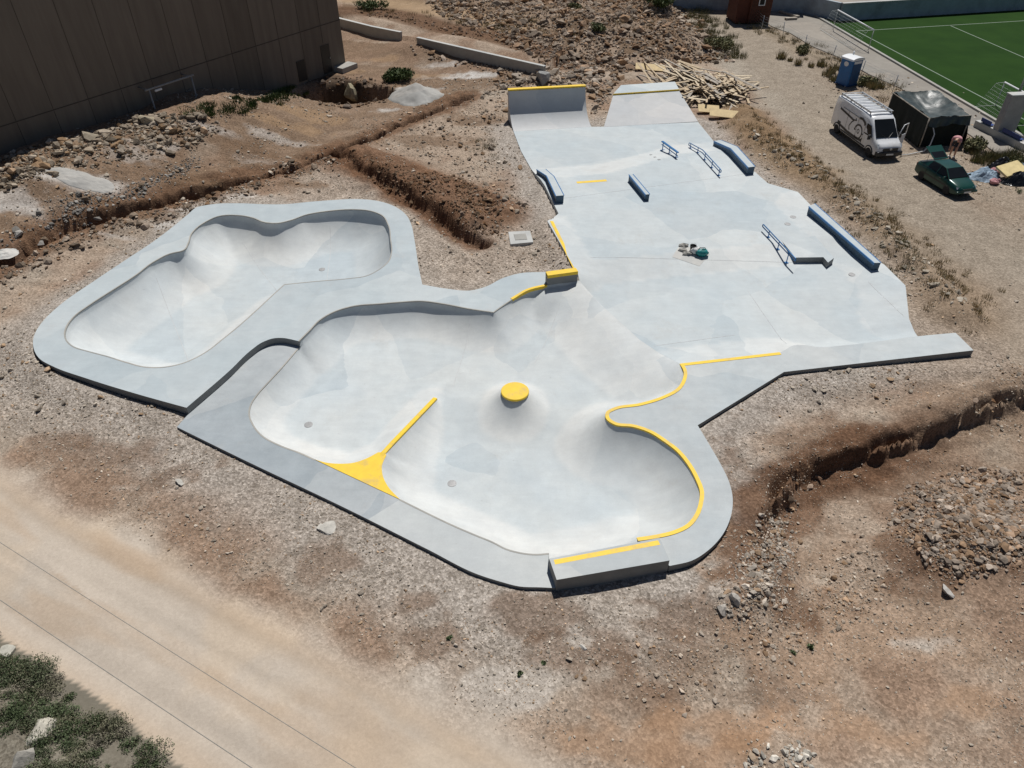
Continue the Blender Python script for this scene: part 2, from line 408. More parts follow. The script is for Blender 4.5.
# ================================================================== SKATEPARK
ZA, ZB, ZC = .32, .03, .18            # deck heights
L0, L1, L2 = -.05, .25, -.05           # street floor levels
park = empty('skatepark', (0, 30, 0), 0, 'pale concrete skatepark of two sunken bowls and a street area, edged with yellow copings', 'skatepark')

bowlA_i = [(284.4,284.5,1),(316.7,281.3),(348.9,278.5),(366,276),(379,269.5),(388,262),(391.4,252.3),(390.5,239.4),(388,224.4),(381,214.7),(368.2,210.4),(353.2,209.3),(327.4,211),(305.9,214.7),(290.9,220),(278,222.9),(265,222.2),(252.2,217.5),(237.2,215.1),(219.8,215.8),(204.8,222.2),(191.9,233),(188,243.7),(183.3,250.2),(170.4,253.4),(153.2,262),(136,274.9),(114.5,288.8),(90.9,303.9),(73.7,316.8),(66.2,327.5),(65.5,338.2),(73.7,346.8),(87,351),(106,356),(127.4,362.6),(144.6,366.9),(166,366.9),(183.3,363),(202.6,354),(224,338)]
rimA = img_curve(bowlA_i, ZA, .14, True)
deckA_out_i = [(186.5,407.7,1),(140.3,394.9),(84.5,377.7),(54.4,367),(39.3,358.3),(33.3,346.5),(34,335.8),(41.5,322.9),(58.7,306),(95.2,280.2),(127.4,258.7),(153.2,241.6),(170.4,228.7),(187.6,214.7),(198.3,206.8),(207,205),(241.5,203.3),(263,204.2),(284.4,204.2),(310,201.8),(331.7,200.1),(357.5,199),(379,201.2),(396.2,207.2),(406.9,215.8),(411.2,224.4),(414.4,239.4),(418.7,267.3),(422.3,284.5,1),(447.3,288.7),(470.9,290.4),(486,286.5),(503,278),(520.3,273.2),(546,271.9,1),(547,285.4,1)]
rimBA_i = [(547,285.4,1),(529,289.8),(513.9,298.3),(493.5,312.3,1),(470.9,309),(443,303.7),(421.5,301),(400,302),(380.4,303.6),(352.5,306.2),(335.3,311.2),(320.2,319.7),(309.5,330.5),(298.7,341.2,1)]
stepAB_i = [(298.7,341.2,1),(291,339.3),(283.7,338),(273,338.4),(262.2,342.3),(251.5,349.8),(230,370.2),(186.5,407.7,1)]
deckA_out = img_curve(deckA_out_i, ZA); rimBA = img_curve(rimBA_i, ZA); stepAB = img_curve(stepAB_i, ZA)
deckA = deckA_out[:-1] + rimBA[:-1] + stepAB[:-1]

rimB1_i = [(299.8,346.6,1),(281.6,368),(268.7,382),(258,393.9),(251.5,403.5),(249.3,413.2),(252.6,423.9),(262.2,435.8),(280,445.5),(300,453),(315,459.8,1)]
rimB1 = [rimBA[-1]] + img_curve(rimB1_i, ZB)[1:]
rimB2_i = [(399.9,499.6,1),(428,513.6),(450.4,524.3),(475,535),(493.3,542.5),(506,549),(519,552.6),(528,554),(537.2,554.5),(549,553.5,1)]
rimB2 = img_curve(rimB2_i, ZB)
deckB_out_i = [(555.5,588,1),(540,587.3),(520,586.5),(500,581.5),(479,574.8),(428,549.5),(350,510.4),(240,458),(176.8,427,1)]
deckB_out = img_curve(deckB_out_i, ZB)
deckB = rimB1[:-1] + [rimB1[-1]] + rimB2 + deckB_out + stepAB[::-1][:-1]

copC_i = [(637,538.8,1),(657.5,535.6),(674.7,531.3),(687.6,524.9),(695.5,515.2),(700,502.3),(700.8,491.6),(696.2,478.7),(687.6,463.6),(676.8,450.7),(664,441),(650,432.2),(633.7,426.7),(614.4,424),(606.9,418.5),(606.9,412.7),(614.4,408.4),(640,404),(663.8,396.6),(677.5,389),(683.6,379.4),(684.3,371),(680.5,364,1)]
copC = img_curve(copC_i, ZC, .1)
yl = [at2(680.5,364,ZC), at2(779.8,352.6,ZC)]
backC_i = [(779.8,352.6,1),(785,350),(794,345.2),(800,344.8),(820,347),(845,345.2),(921,335.9),(955.6,332.7,1),(973.6,350.3,1)]
backC = img_curve(backC_i, ZC)
frontC_i = [(973.6,350.3,1),(840,365.5),(784,371.9,1),(697.7,425.2,1),(708.9,443.9),(719.8,462.6),(729.5,483),(732.7,498),(731.6,513),(724,532.4),(709,549.6),(692,560.5),(669.7,565.9,1)]
frontC = img_curve(frontC_i, ZC)
deckC = copC[:-1] + yl[:1] + backC + frontC[1:]

# yellow spine with its flared platform
Z_END = -.55
sp_a = at(383.6,452.6,ZB+.02); sp_b = at(435.3,398.6,Z_END)
d = (sp_b-sp_a); dxy = Vector((d.x, d.y)).normalized(); nrm = Vector((-dxy.y, dxy.x))     # nrm = left (upper pocket) side
HW = .065
triL = img_curve([(315,459.8,1),(326,462.8),(338.7,464),(353.7,463),(368.7,457.7),(378,452.6)], ZB, .1)
triR = img_curve([(386.3,455.5),(382.2,465.2),(382.9,476),(388,486.7),(399.9,499.6,1)], ZB, .1)
sl = []; sr = []
for i in range(31):
    p = sp_a.lerp(sp_b, i/30); sl.append((p.x+nrm.x*HW, p.y+nrm.y*HW, p.z)); sr.append((p.x-nrm.x*HW, p.y-nrm.y*HW, p.z))

# ---- height field of the mid bowl
zbx = .44
P = [at2(549,558.6,zbx), at2(556.5,580,zbx), at2(669.7,560.5,zbx), at2(659.6,537.9,zbx)]
boxback = [(P[0][0]+(P[3][0]-P[0][0])*f, P[0][1]+(P[3][1]-P[0][1])*f) for f in np.linspace(0.0, .80, 18)]
roll_i = [(680.5,364,.18),(660,353.5,-.02),(640,340,-.05),(602.5,306,-.05),(590,293,.12),(579,280.5,.32)]
roll = []
for a, b in zip(roll_i[:-1], roll_i[1:]):
    p, q = at(*a), at(*b); m = max(1, int((q-p).length/.12))
    roll += [tuple(p.lerp(q, k/m)) for k in range(m)]
boxfront = [tuple(at(579,280.5,.32).lerp(at(547,285.4,ZA), k/12)) for k in range(12)]
segs = []           # boundary vertices (x, y, z, kind)
c93 = at2(493.5,312.3,ZA)
segs += [(x, y, ZA, 4 + min(1, max(0, math.hypot(x-c93[0], y-c93[1])-.3)/2.2)*.9) for x, y in rimBA[:-1]]
segs += [(x, y, ZB, 0) for x, y in rimB1[:-1]]
segs += [(x, y, ZB, 7) for x, y in triL]
segs += [(x, y, z, 1) for x, y, z in sl]
segs += [(x, y, z, 2) for x, y, z in sr[::-1]]
segs += [(x, y, ZB, 0) for x, y in triR[:-1]]
segs += [(x, y, ZB, 0) for x, y in rimB2]
nb = len(boxback)
segs += [(p[0], p[1], zbx-.12, 0) for i, p in enumerate(boxback)]
segs += [(x, y, ZC, 5) for x, y in copC[:-1]]
segs += [(x, y, z, 3) for x, y, z in roll]
segs += [(x, y, z, 6) for x, y, z in boxfront]
SB = np.array(segs); nS = len(SB)
bowlB_loop = [(s[0], s[1]) for s in segs]
VOL = at(515,391,-.08); VTOP = -.12
pocket = [at2(436,398,-.7), at2(515,400,-.9), at2(610,418,-.6)]      # saddle line between the pockets
def base_B(X, Y):
    # lower pocket lies on the camera side of the saddle line
    s = np.full(X.shape, -9.0)
    d = seg_dist(X, Y, pocket)
    below = inside(X, Y, pocket + [(12, 16), (6, 8), (-12, 10), at2(384,452,0)])
    sd = np.where(below, d, -d)
    return -.76 - .32*sstep(-.1, 2.2, sd)
def prof(d, H, r):
    r = np.maximum(H*r, .05)        # radius as a multiple of the height: 2.27 leaves a 56 degree lip
    H = np.clip(H, 0, r*.985); Lr = np.sqrt(np.maximum(2*r*H-H*H, 1e-6))
    q = np.clip(Lr-d, 0, None)
    return np.where(d < Lr, r-np.sqrt(np.maximum(r*r-q*q, 0)), 0)
def height_B(X, Y):
    base = base_B(X, Y); out = np.zeros_like(X)
    A = SB; B = np.roll(SB, -1, axis=0)
    ends = SB[:, 3].astype(int)
    spd = np.array([dxy.x, dxy.y]); spn = np.array([nrm.x, nrm.y])
    sidev = (X-sp_a.x)*spn[0] + (Y-sp_a.y)*spn[1]
    alongv = (X-sp_a.x)*spd[0] + (Y-sp_a.y)*spd[1]
    CH = 1500
    for c in range(0, len(X), CH):
        x = X[c:c+CH, None]; y = Y[c:c+CH, None]; b0 = base[c:c+CH, None]
        dx = (B[:, 0]-A[:, 0])[None]; dy = (B[:, 1]-A[:, 1])[None]; l2 = dx*dx+dy*dy+1e-12
        t = np.clip(((x-A[:, 0])*dx+(y-A[:, 1])*dy)/l2, 0, 1)
        dd = np.sqrt((x-A[:, 0]-t*dx)**2+(y-A[:, 1]-t*dy)**2)
        zz = A[:, 2]+(B[:, 2]-A[:, 2])*t
        H = zz-b0
        kk = ends[None]; lipv = (SB[:, 3]-4)[None]
        f = prof(dd, H, 2.25)
        f = np.where(kk == 4, prof(dd, np.maximum(H-.15*lipv, .05), 2.2), f)
        f = np.where(kk == 5, prof(dd, H, 2.3), f)
        f = np.where(kk == 7, H*(1-sstep(-.5, 1.6, dd)), f)
        f = np.where(kk == 6, H*(1-sstep(-.45, 2.3, dd)), f)
        k3 = np.repeat((ends == 3)[None], len(x), 0)
        f = np.where(k3, H*(1-sstep(-.2, 3.3, dd)), f)
        k1 = np.repeat((ends == 1)[None], len(x), 0); k2 = np.repeat((ends == 2)[None], len(x), 0)
        sv = sidev[c:c+CH, None]
        f = np.where(k1, np.where(sv > -.02, H*(1-sstep(-.3, 1.3, dd)), 0), f)
        f = np.where(k2, np.where(sv < .02, prof(dd, H, 2.0), 0), f)
        mx = f.max(axis=1)
        out[c:c+CH] = mx
    # volcano
    dv = np.hypot(X-VOL.x, Y-VOL.y)
    fv = prof(np.maximum(dv-.5, 0), VTOP-base, 2.1)
    p = 4.0
    return base + (np.maximum(out, 0)**p + np.maximum(fv, 0)**p)**(1/p)
def grid_points(loop, step, margin, holes=()):
    L = np.array([p[:2] for p in loop]); x0, y0 = L.min(0); x1, y1 = L.max(0)
    xs = np.arange(x0, x1, step); ys = np.arange(y0, y1, step*.866)
    X, Y = np.meshgrid(xs, ys); X = X + (np.arange(len(ys)) % 2)[:, None]*step/2
    X = X.ravel(); Y = Y.ravel(); ok = inside(X, Y, loop); X, Y = X[ok], Y[ok]
    ok = seg_dist(X, Y, loop, True) > margin
    for h in holes: ok &= seg_dist(X, Y, h, True) > margin
    return X[ok], Y[ok]
def ring_points(loop, ds):
    L = [tuple(p[:2]) for p in loop]; n = len(L); out = []
    X = []; Y = []; D = []
    for i in range(n):
        a = L[i-1]; b = L[(i+1) % n]; dx, dy = b[0]-a[0], b[1]-a[1]; l = math.hypot(dx, dy) or 1
        for dd in ds:
            for s in (1, -1): X.append(L[i][0]-dy/l*dd*s); Y.append(L[i][1]+dx/l*dd*s); D.append(dd)
    X = np.array(X); Y = np.array(Y); D = np.array(D); ok = inside(X, Y, loop); X, Y, D = X[ok], Y[ok], D[ok]
    ok = seg_dist(X, Y, loop, True) > D*.97
    X, Y, D = X[ok], Y[ok], D[ok]
    key = np.round(np.stack([X, Y], 1)/.035).astype(int); _, ix = np.unique(key, axis=0, return_index=True)
    return X[ix], Y[ix]
def field_mesh(name, loop, zrim, hfun, mat, step=.17, rings=(.05, .12, .22, .34, .48), skirt=None, pfun=None):
    gx, gy = grid_points(loop, step, .56 if rings else .12)
    if rings: rx, ry = ring_points(loop, rings); gx = np.concatenate([gx, rx]); gy = np.concatenate([gy, ry])
    V, F = cdt([loop], list(zip(gx, gy)))
    Z = hfun(V[:, 0], V[:, 1])
    if zrim is not None: Z[:len(loop)] = zrim
    vs = [(V[i, 0], V[i, 1], Z[i]) for i in range(len(V))]; fs = [tuple(f) for f in F]
    me = bpy.data.meshes.new(name); me.from_pydata(vs, [], fs); me.shade_smooth()
    at_ = me.attributes.new('pour', 'FLOAT', 'POINT'); at_.data.foreach_set('value', np.asarray(pfun(V[:, 0], V[:, 1], Z), np.float32))
    o = link_mesh(name, me, mat, park, True, True)
    if skirt is not None:
        vs2 = []; fs2 = []; k = len(loop)
        for i in range(k): vs2 += [vs[i], (vs[i][0], vs[i][1], skirt)]
        for i in range(k): j = (i+1) % k; fs2.append((2*i, 2*j, 2*j+1, 2*i+1))
        m2 = bpy.data.meshes.new('slab_edge'); m2.from_pydata(vs2, [], fs2)
        e = link_mesh('slab_edge', m2, mat, o, False, True)
    return o
def height_A(X, Y):
    rim = np.array(rimA); out = seg_dist(X, Y, rimA, True)
    fl = -1.18 + .0*X
    return fl + prof(out, np.full_like(X, ZA-fl-.17), 2.15)
bA = field_mesh('bowl', rimA, ZA, height_A, M['bowl'], pfun=lambda X, Y, Z: sstep(.015, .06, Z+1.18)); bA['label'] = 'kidney shaped bowl with plain rim'
bB = field_mesh('bowl', bowlB_loop, SB[:, 2], height_B, M['bowl'], pfun=lambda X, Y, Z: sstep(.015, .06, Z-base_B(X, Y))); bB['label'] = 'wide bowl with spine, volcano and yellow copings'
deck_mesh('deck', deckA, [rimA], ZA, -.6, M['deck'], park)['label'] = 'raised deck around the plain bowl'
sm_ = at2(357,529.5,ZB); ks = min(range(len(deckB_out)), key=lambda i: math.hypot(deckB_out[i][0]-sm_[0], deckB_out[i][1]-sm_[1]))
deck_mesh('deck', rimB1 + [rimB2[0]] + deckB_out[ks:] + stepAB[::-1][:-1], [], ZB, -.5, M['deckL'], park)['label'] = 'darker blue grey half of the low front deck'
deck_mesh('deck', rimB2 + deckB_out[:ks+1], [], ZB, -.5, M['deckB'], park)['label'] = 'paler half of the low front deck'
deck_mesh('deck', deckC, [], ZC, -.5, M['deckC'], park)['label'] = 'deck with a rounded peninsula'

# ---- street floor
ax_u = Vector((.19, -.98))
lb_out = [at2(547.3,221,.35), at2(578,274,.35)]
ledgeL_base = [at2(558,212,L1), at2(547.3,221,.35)]
street_i = [(904,289,L2),(883,268,L2),(853,244,.2),(809,203.5,L1),(798,192,L1),(768,183.3,L1),(755.6,172.5,L1),(733,156.5,L1),(714,141.5,L0),(698,122,L0),(604,126.6,L0),(591,126.8,L0),(512.5,128.6,L0),(521,151,L0),(536,177.5,L0),(545,186,L1),(558.5,213.5,L1)]
st = [tuple(at2(a, b, z)) for a, b, z in street_i]
street_loop_k = [(p[0], p[1]) for p in roll[::-1]] + [at2(680.5,364,ZC)] + [yl[0]] + backC[:[i for i, p in enumerate(backC) if p[0] < at2(921,335.9,ZC)[0]][-1]+1] + [at2(920.5,336,.3), at2(907.5,323,L2)] + st + [lb_out[0], lb_out[1]]
# drop doubled points
sl2 = []
for p in street_loop_k:
    if not sl2 or math.hypot(p[0]-sl2[-1][0], p[1]-sl2[-1][1]) > .03: sl2.append((p[0], p[1]))
dense = []
for i, p in enumerate(sl2):
    q = sl2[(i+1) % len(sl2)]; dd = math.hypot(q[0]-p[0], q[1]-p[1]); m = max(1, int(dd/.25))
    dense += [(p[0]+(q[0]-p[0])*k/m, p[1]+(q[1]-p[1])*k/m) for k in range(m)]
street_loop = dense
def pour_S(X, Y):
    t = .19*X-.98*Y; tb = -39.1 - 2.0*np.clip((X-5.5)/5, 0, 1)
    a = ((t > tb-2.1) & (t < tb)) | ((t > -29.5) & (t < -27.8)) | (seg_dist(X, Y, lb_out) < 1.15) | (seg_dist(X, Y, yl) < 1.35) | (seg_dist(X, Y, redge) < 1.9)
    return a*1.0
redge = [at2(812,206,L1), at2(853,244,.2), at2(883,268,.1), at2(904,289,.1), at2(907,322,.1)]
def height_S(X, Y):
    t = .19*X-.98*Y
    tb = -39.1 - 2.0*np.clip((X-5.5)/5, 0, 1)
    up = np.clip((t-(tb-2.1))/2.1, 0, 1)
    dn = np.clip((t+29.5)/1.7, 0, 1)
    z = L0 + (L1-L0)*up - (L1-L2)*dn
    z = z + (.30*(1-sstep(4, 9, X)))*0
    d1 = seg_dist(X, Y, lb_out)
    z = np.maximum(z, z + (.35-z)*np.clip(1-d1/1.15, 0, 1)*(Y < lb_out[0][1]+.4))
    d2 = seg_dist(X, Y, yl)
    z = np.maximum(z, z + (ZC-z)*np.clip(1-d2/1.35, 0, 1))
    d3 = seg_dist(X, Y, backC)
    z = np.maximum(z, z + (ZC-.02-z)*np.clip(1-d3/.8, 0, 1)**2)
    d4 = seg_dist(X, Y, redge); z = np.maximum(z, z + (.16-z)*np.clip(1-d4/1.9, 0, 1))
    return z
sf = field_mesh('street_floor', street_loop, None, height_S, M['street'], .25, None, -.5, lambda X, Y, Z: pour_S(X, Y))
# pin the shared roll-in edge to the bowl's edge
# ---- quarter pipe
qa, qb = at2(508.5,90.6,1.92), at2(585.6,86.5,1.92)
qd = Vector((qb[0]-qa[0], qb[1]-qa[1])).normalized(); qn = Vector((qd.y, -qd.x))      # qn points to the camera
qp = empty('quarter_pipe', (0,0,0)); qp.parent = park; qp.location = (0,0,0)
def sweep_x(prof2, a, b, n):
    mb = MB(); k = len(prof2)
    vs = [(p[0]+n.x*o, p[1]+n.y*o, z) for p in (a, b) for o, z in prof2]
    return mb.add(vs, [tuple(range(k)), tuple(range(2*k-1, k-1, -1))] + [(i, (i+1) % k, k+(i+1) % k, k+i) for i in range(k)])
r = 2.25; Hq = 1.92; Lq = math.sqrt(2*r*Hq-Hq*Hq)
pr = [(o, r-math.sqrt(r*r-(Lq-o)**2)) for o in np.linspace(0, Lq, 26)]
pr = [(o, z+L0+.004) for o, z in pr]
sweep_x(pr+[(Lq, -.4), (-.28, -.4), (-.28, Hq+L0+.004)], qa, qb, qn).build('riding_face', M['ramp'], qp, angle=.6, world=True)
sweep_x([(-.3, 1.9), (.025, 1.9), (.025, 1.99), (-.3, 1.99)], (qa[0]-.02*qd.x, qa[1]-.02*qd.y), (qb[0]+.02*qd.x, qb[1]+.02*qd.y), qn).build('coping', M['yellow'], qp, bevel=.012, world=True)
# ---- bank ramp
bk = empty('bank_ramp', (0,0,0)); bk.parent = park
zb = .85
A, B = at2(603.8,127,L0), at2(698,121.6,L0); C_, D_ = at2(679,90.5,zb), at2(613.2,95,zb); E, G = at2(675,81.5,zb+.10), at2(621,85,zb+.10)
mb = MB(); mb.add([(A[0],A[1],L0+.005),(B[0],B[1],L0+.005),(C_[0],C_[1],zb),(D_[0],D_[1],zb)], [(0,1,2,3)])
mb.add([(A[0],A[1],-.4),(B[0],B[1],-.4),(C_[0],C_[1],-.4),(D_[0],D_[1],-.4),(A[0],A[1],L0+.005),(B[0],B[1],L0+.005),(C_[0],C_[1],zb),(D_[0],D_[1],zb)], [(0,4,7,3),(1,2,6,5),(2,3,7,6)])
mb.build('riding_face', M['ramp'], bk, world=True)
MB().prism([D_, C_, E, G], -.4, zb+.10).build('top_platform', M['street'], bk, bevel=.02, world=True)
sweep_x([(-.02, zb-.16), (.03, zb-.16), (.03, zb+.09), (-.02, zb+.09)], D_, C_, Vector((C_[1]-D_[1], D_[0]-C_[0])).normalized()).build('edge_strip', M['yellow'], bk, world=True)

# ---- copings (raised yellow lips along the rims)
lip = [(-.035, .02), (.10, .02), (.10, -.05), (-.035, -.12)]
def coping(path, side, name='coping', prof_=lip, mat='yellow'):
    return ribbon(path, prof_, side=side).build(name, M[mat], park, angle=.6, world=True)
coping([(x, y, ZC) for x, y in copC], -1)['label'] = 'curling yellow coping around the peninsula'
coping([(*yl[0], ZC), (*yl[1], ZC)], -1, prof_=[(-.02, .012), (.14, .012), (.14, -.05), (-.02, -.10)])['label'] = 'straight yellow coping'
i0 = [i for i, p in enumerate(rimBA) if p[0] < at2(513.9,298.3,ZA)[0]][0]
coping([(x, y, ZA) for x, y in rimBA[:i0+1]], -1)['label'] = 'short curved yellow coping by the low wall'
# thin steel edge on unpainted rims
thin = [(-.02, .006), (.035, .006), (.035, -.03), (-.02, -.05)]
coping([(x, y, ZA) for x, y in rimA]+[(*rimA[0], ZA)], -1, 'rim_edge', thin, 'slab')
coping([(x, y, ZA) for x, y in rimBA[i0:]], -1, 'rim_edge', thin, 'slab')
coping([(x, y, ZB) for x, y in rimB1], -1, 'rim_edge', thin, 'slab')
coping([(x, y, ZB) for x, y in rimB2], -1, 'rim_edge', thin, 'slab')
# spine : flared platform and ridge coping
tri = triL + [(p[0], p[1]) for p in sl[:1]] + [(p[0], p[1]) for p in sr[:1]] + triR
V, F = cdt([tri], [])
pts = [(p[0], p[1]) for p in tri]
MB().prism(pts, ZB-.3, ZB+.016).build('spine_platform', M['yellow'], park, world=True)
ridge = [tuple(sp_a.lerp(sp_b, -.09)+Vector((0,0,-.14)))] + [tuple(sp_a.lerp(sp_b, i/30)+Vector((0,0,-.028*max(0, 1-i/5)))) for i in range(31)]
ribbon(ridge, [(-HW-.02, .035), (-HW+.01, .05), (HW-.01, .05), (HW+.02, .035), (HW+.02, -.12), (-HW-.02, -.12)]).build('spine_coping', M['yellow'], park, world=True)
# volcano cap
MB().lathe([(.0, VTOP-.2), (.50, VTOP-.2), (.515, VTOP-.03), (.54, VTOP-.025), (.54, VTOP+.04), (.525, VTOP+.055), (0.0, VTOP+.055)], (VOL.x, VOL.y, 0), 40).build('volcano_cap', M['yellow'], park, angle=.6, world=True)
# left bank stripe
s0, s1 = at(551.6,221.5,.32), at(574.6,268.5,.31)
ribbon([tuple(s0), tuple(s1)], [(-.085, .018), (.085, .04), (.085, .02), (-.085, -.002)] , side=-1).build('painted_stripe', M['yellow'], park, world=True)
# flat bar of yellow at the bank top
y0, y1 = at(576.8,182.6,L1), at(606.5,180.4,L1)
ribbon([tuple(y0), tuple(y1)], [(-.13, .006), (.13, .006), (.13, -.01), (-.13, -.01)]).build('painted_stripe', M['yellow'], park, world=True)
# low wall with yellow top between bowl and street
wl = empty('low_wall', (0,0,0)); wl.parent = park
fb0, fb1 = at(547.3,285.2,ZA), at(577.5,281,ZA); zt = ZA+.50
hd = Vector((fb1.x-fb0.x, fb1.y-fb0.y)).normalized(); hn = Vector((-hd.y, hd.x))
q = [(fb0.x, fb0.y), (fb1.x, fb1.y), (fb1.x+hn.x*.32, fb1.y+hn.y*.32), (fb0.x+hn.x*.32, fb0.y+hn.y*.32)]
MB().prism(q, -.5, zt).build('wall_body', M['formwork'], wl, bevel=.01, world=True)  # wall sides coloured darker to include their shade
q2 = [(fb0.x-hn.x*.02, fb0.y-hn.y*.02), (fb1.x-hn.x*.02, fb1.y-hn.y*.02), (fb1.x+hn.x*.34, fb1.y+hn.y*.34), (fb0.x+hn.x*.34, fb0.y+hn.y*.34)]
MB().prism(q2, zt-.14, zt+.02).build('coping', M['yellow'], wl, bevel=.012, world=True)
# front box with yellow stripe
bx = empty('grind_box', (0,0,0)); bx.parent = park
MB().prism(P, -.4, zbx).build('box_body', M['formwork'], bx, bevel=.008, world=True)  # shade of the box sides is in this dark colour
MB().prism([(Vector((*p, 0))*.996+Vector((*P[0], 0))*.002+Vector((*P[2], 0))*.002).to_2d()[:] for p in P], zbx-.01, zbx+.004).build('box_top', M['deckB'], bx, world=True)
bp0, bp1 = Vector((*P[0], zbx)), Vector((*P[3], zbx)); bdir = (bp1-bp0).normalized(); bnn = Vector((bdir.y, -bdir.x, 0))
a_ = bp0+bdir*.12+bnn*.16; b_ = bp1-bdir*.08+bnn*.16
ribbon([tuple(a_), tuple(b_)], [(-.085, .006), (.085, .006), (.085, -.02), (-.085, -.02)]).build('painted_stripe', M['yellow'], bx, world=True)
# step down by the handrail
s_ = [at2(795.3,257.6,L1), at2(823.3,257.2,L1), at2(828,262.5,L1), at2(834,258,L1), at2(815,236,L1), at2(781,240,L1)]
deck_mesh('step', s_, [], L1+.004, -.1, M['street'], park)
# drains
for px, py, z in [(316,363.8,0)]: pass
def drain(px, py, z, hf):
    p = at(px, py, z)
    for _ in range(6): z = float(hf(np.array([p.x]), np.array([p.y]))[0]); p = at(px, py, z)
    MB().lathe([(0, -.02), (.16, -.02), (.16, .012), (.13, .016), (0, .014)], (p.x, p.y, z), 20).build('drain_cover', M['iron'], park, angle=.6, world=True)
drain(322,269.5,-1.2,height_A); drain(308.5,424.8,-.9,height_B); drain(452,483.5,-1.5,height_B)
for px, py in [(793,217),(787.5,224),(852,274.5)]: drain(px, py, .2, height_S)
# repaired square in the street floor
q = [at(680.5,244.6,L1), at(710,253,L1), at(699.7,265,.12), at(672.3,257,.2)]
for i in range(4):
    z = float(height_S(np.array([q[i].x]), np.array([q[i].y]))[0]); q[i].z = z
mbp = MB(); n_ = 10; vs = []
for i in range(n_+1):
    for j in range(n_+1):
        p = q[0].lerp(q[1], i/n_).lerp(q[3].lerp(q[2], i/n_), j/n_)
        vs.append((p.x, p.y, float(height_S(np.array([p.x]), np.array([p.y]))[0])+.008))
mbp.add(vs, [(i*(n_+1)+j, (i+1)*(n_+1)+j, (i+1)*(n_+1)+j+1, i*(n_+1)+j+1) for i in range(n_) for j in range(n_)])
mbp.build('repair_patch', M['pad'], park, world=True)
# saw cuts and pour joints, draped 3 mm proud of the slab
def cuts(name, lines, hf, loop, w_=.011):
    for (a, b) in lines:
        a, b = Vector(at(*a, 0)), Vector(at(*b, 0)); m = max(2, int((b-a).length/.3)); path = []
        for i in range(m+1):
            p = a.lerp(b, i/m)
            if inside(np.array([p.x]), np.array([p.y]), loop)[0] and float(seg_dist(np.array([p.x]), np.array([p.y]), loop, True)[0]) > .15: path.append((p.x, p.y, float(hf(np.array([p.x]), np.array([p.y]))[0])))
        if len(path) > 2: ribbon(path, [(-w_, .005), (w_, .005), (w_, -.01), (-w_, -.01)]).build(name, M['jointgrey'], park, world=True)
cuts('floor_joint', [((545,205),(790,172)),((590,262),(829,262)),((748,290),(786,345)),((640,347),(735,334)),((868,282),(915,332))], height_S, street_loop)
cuts('floor_joint', [((470,318),(452,372)),((560,300),(535,350))], height_B, bowlB_loop)
cuts('deck_joint', [((268,441),(243,457)),((502,549),(492,578))], lambda x, y: np.full_like(x, ZB), deckB)
cuts('floor_joint', [((150,262),(190,362)),((284,285),(240,230)),((330,212),(320,280))], height_A, rimA)
def zS(p): return float(height_S(np.array([p[0]]), np.array([p[1]]))[0])

# ================================================================== LEDGES AND RAILS
def ledge(name_label, top, drop, width_pts=None, z_under=None, cat='ledge'):
    """top = [(left xyz),(right xyz)] pairs along the ledge; concrete body with painted steel edges"""
    c0 = top[0][0]
    root = empty('skate_ledge', (c0[0], c0[1], z_under), 0, name_label, cat, 'blue edged concrete ledges on the street floor')
    k = len(top)
    vs = []
    for l, r_ in top: vs += [tuple(l), tuple(r_), (l[0], l[1], z_under-drop), (r_[0], r_[1], z_under-drop)]
    fs = [(0,1,3,2), (4*(k-1), 4*(k-1)+2, 4*(k-1)+3, 4*(k-1)+1)]
    for i in range(k-1):
        a = 4*i; b = 4*i+4; fs += [(a,b,b+1,a+1),(a,a+2,b+2,b),(a+1,b+1,b+3,a+3),(a+2,a+3,b+3,b+2)]
    m = MB().add(vs, fs); m.build('ledge_body', M['ledgeshade'], root, bevel=.01, world=True)  # body colour has the shade of the flanks painted in
    cv = []
    for l, r_ in top: cv += [tuple(l), tuple(r_), (l[0], l[1], l[2]+.006), (r_[0], r_[1], r_[2]+.006)]
    MB().add(cv, fs).build('ledge_top', M['street'], root, world=True)
    for s in (0, 1):
        path = [tuple(t[s]) for t in top]; w = 1 if s == 0 else -1
        ribbon(path, [(.012, .012), (-.035, .012), (-.035, -.01), (-.004, -.01), (-.004, -.12), (.012, -.12)], side=w).build('steel_edge', M['blue'], root, world=True)
    l, r_ = Vector(top[-1][0]), Vector(top[-1][1]); e = (Vector(top[-1][0])-Vector(top[-2][0])).normalized()*.012
    return root
def lw(pa, pb, w):      # left/right pair from centre line
    return pa, pb
# left kinked ledge
lz0, lz1 = .34, .68
lk = [(at(536.6,169.5,lz0), at(545.6,169.3,lz0)), (at(546.6,175.8,lz1-.12), at(553.8,176.4,lz1-.12)), (at(556,196,lz1), at(563.8,195.4,lz1))]
ledge('bent concrete ledge at the left edge of the street floor', lk, .3, z_under=0)
# short ledge
a, b = at(629,174.6,.62), at(645.6,194.6,.62); dd = (b-a).normalized(); nn = Vector((-dd.y, dd.x, 0))
ledge('short narrow concrete ledge in the middle of the street floor', [(a-nn*0, a+nn*.23), (b-nn*0, b+nn*.23)], .2, z_under=L1)
# right kinked ledge
rk = [(at(713.8,141,.35), at(720.5,140,.42)), (at(730.6,148.3,.70), at(737,146.5,.70)), (at(748.2,167.4,.70), at(755,166.6,.70))]
ledge('bent concrete ledge beside the blue kinked rail', rk, .4, z_under=L0)
# long ledge
a, b = at(808.9,206.4,.66), at(874.3,263,.50); a2, b2 = at(814.6,203.6,.66), at(880.8,262.8,.50)
ledge('long straight concrete ledge along the right edge of the park', [(a, a2), (b, b2)], .9, z_under=0)

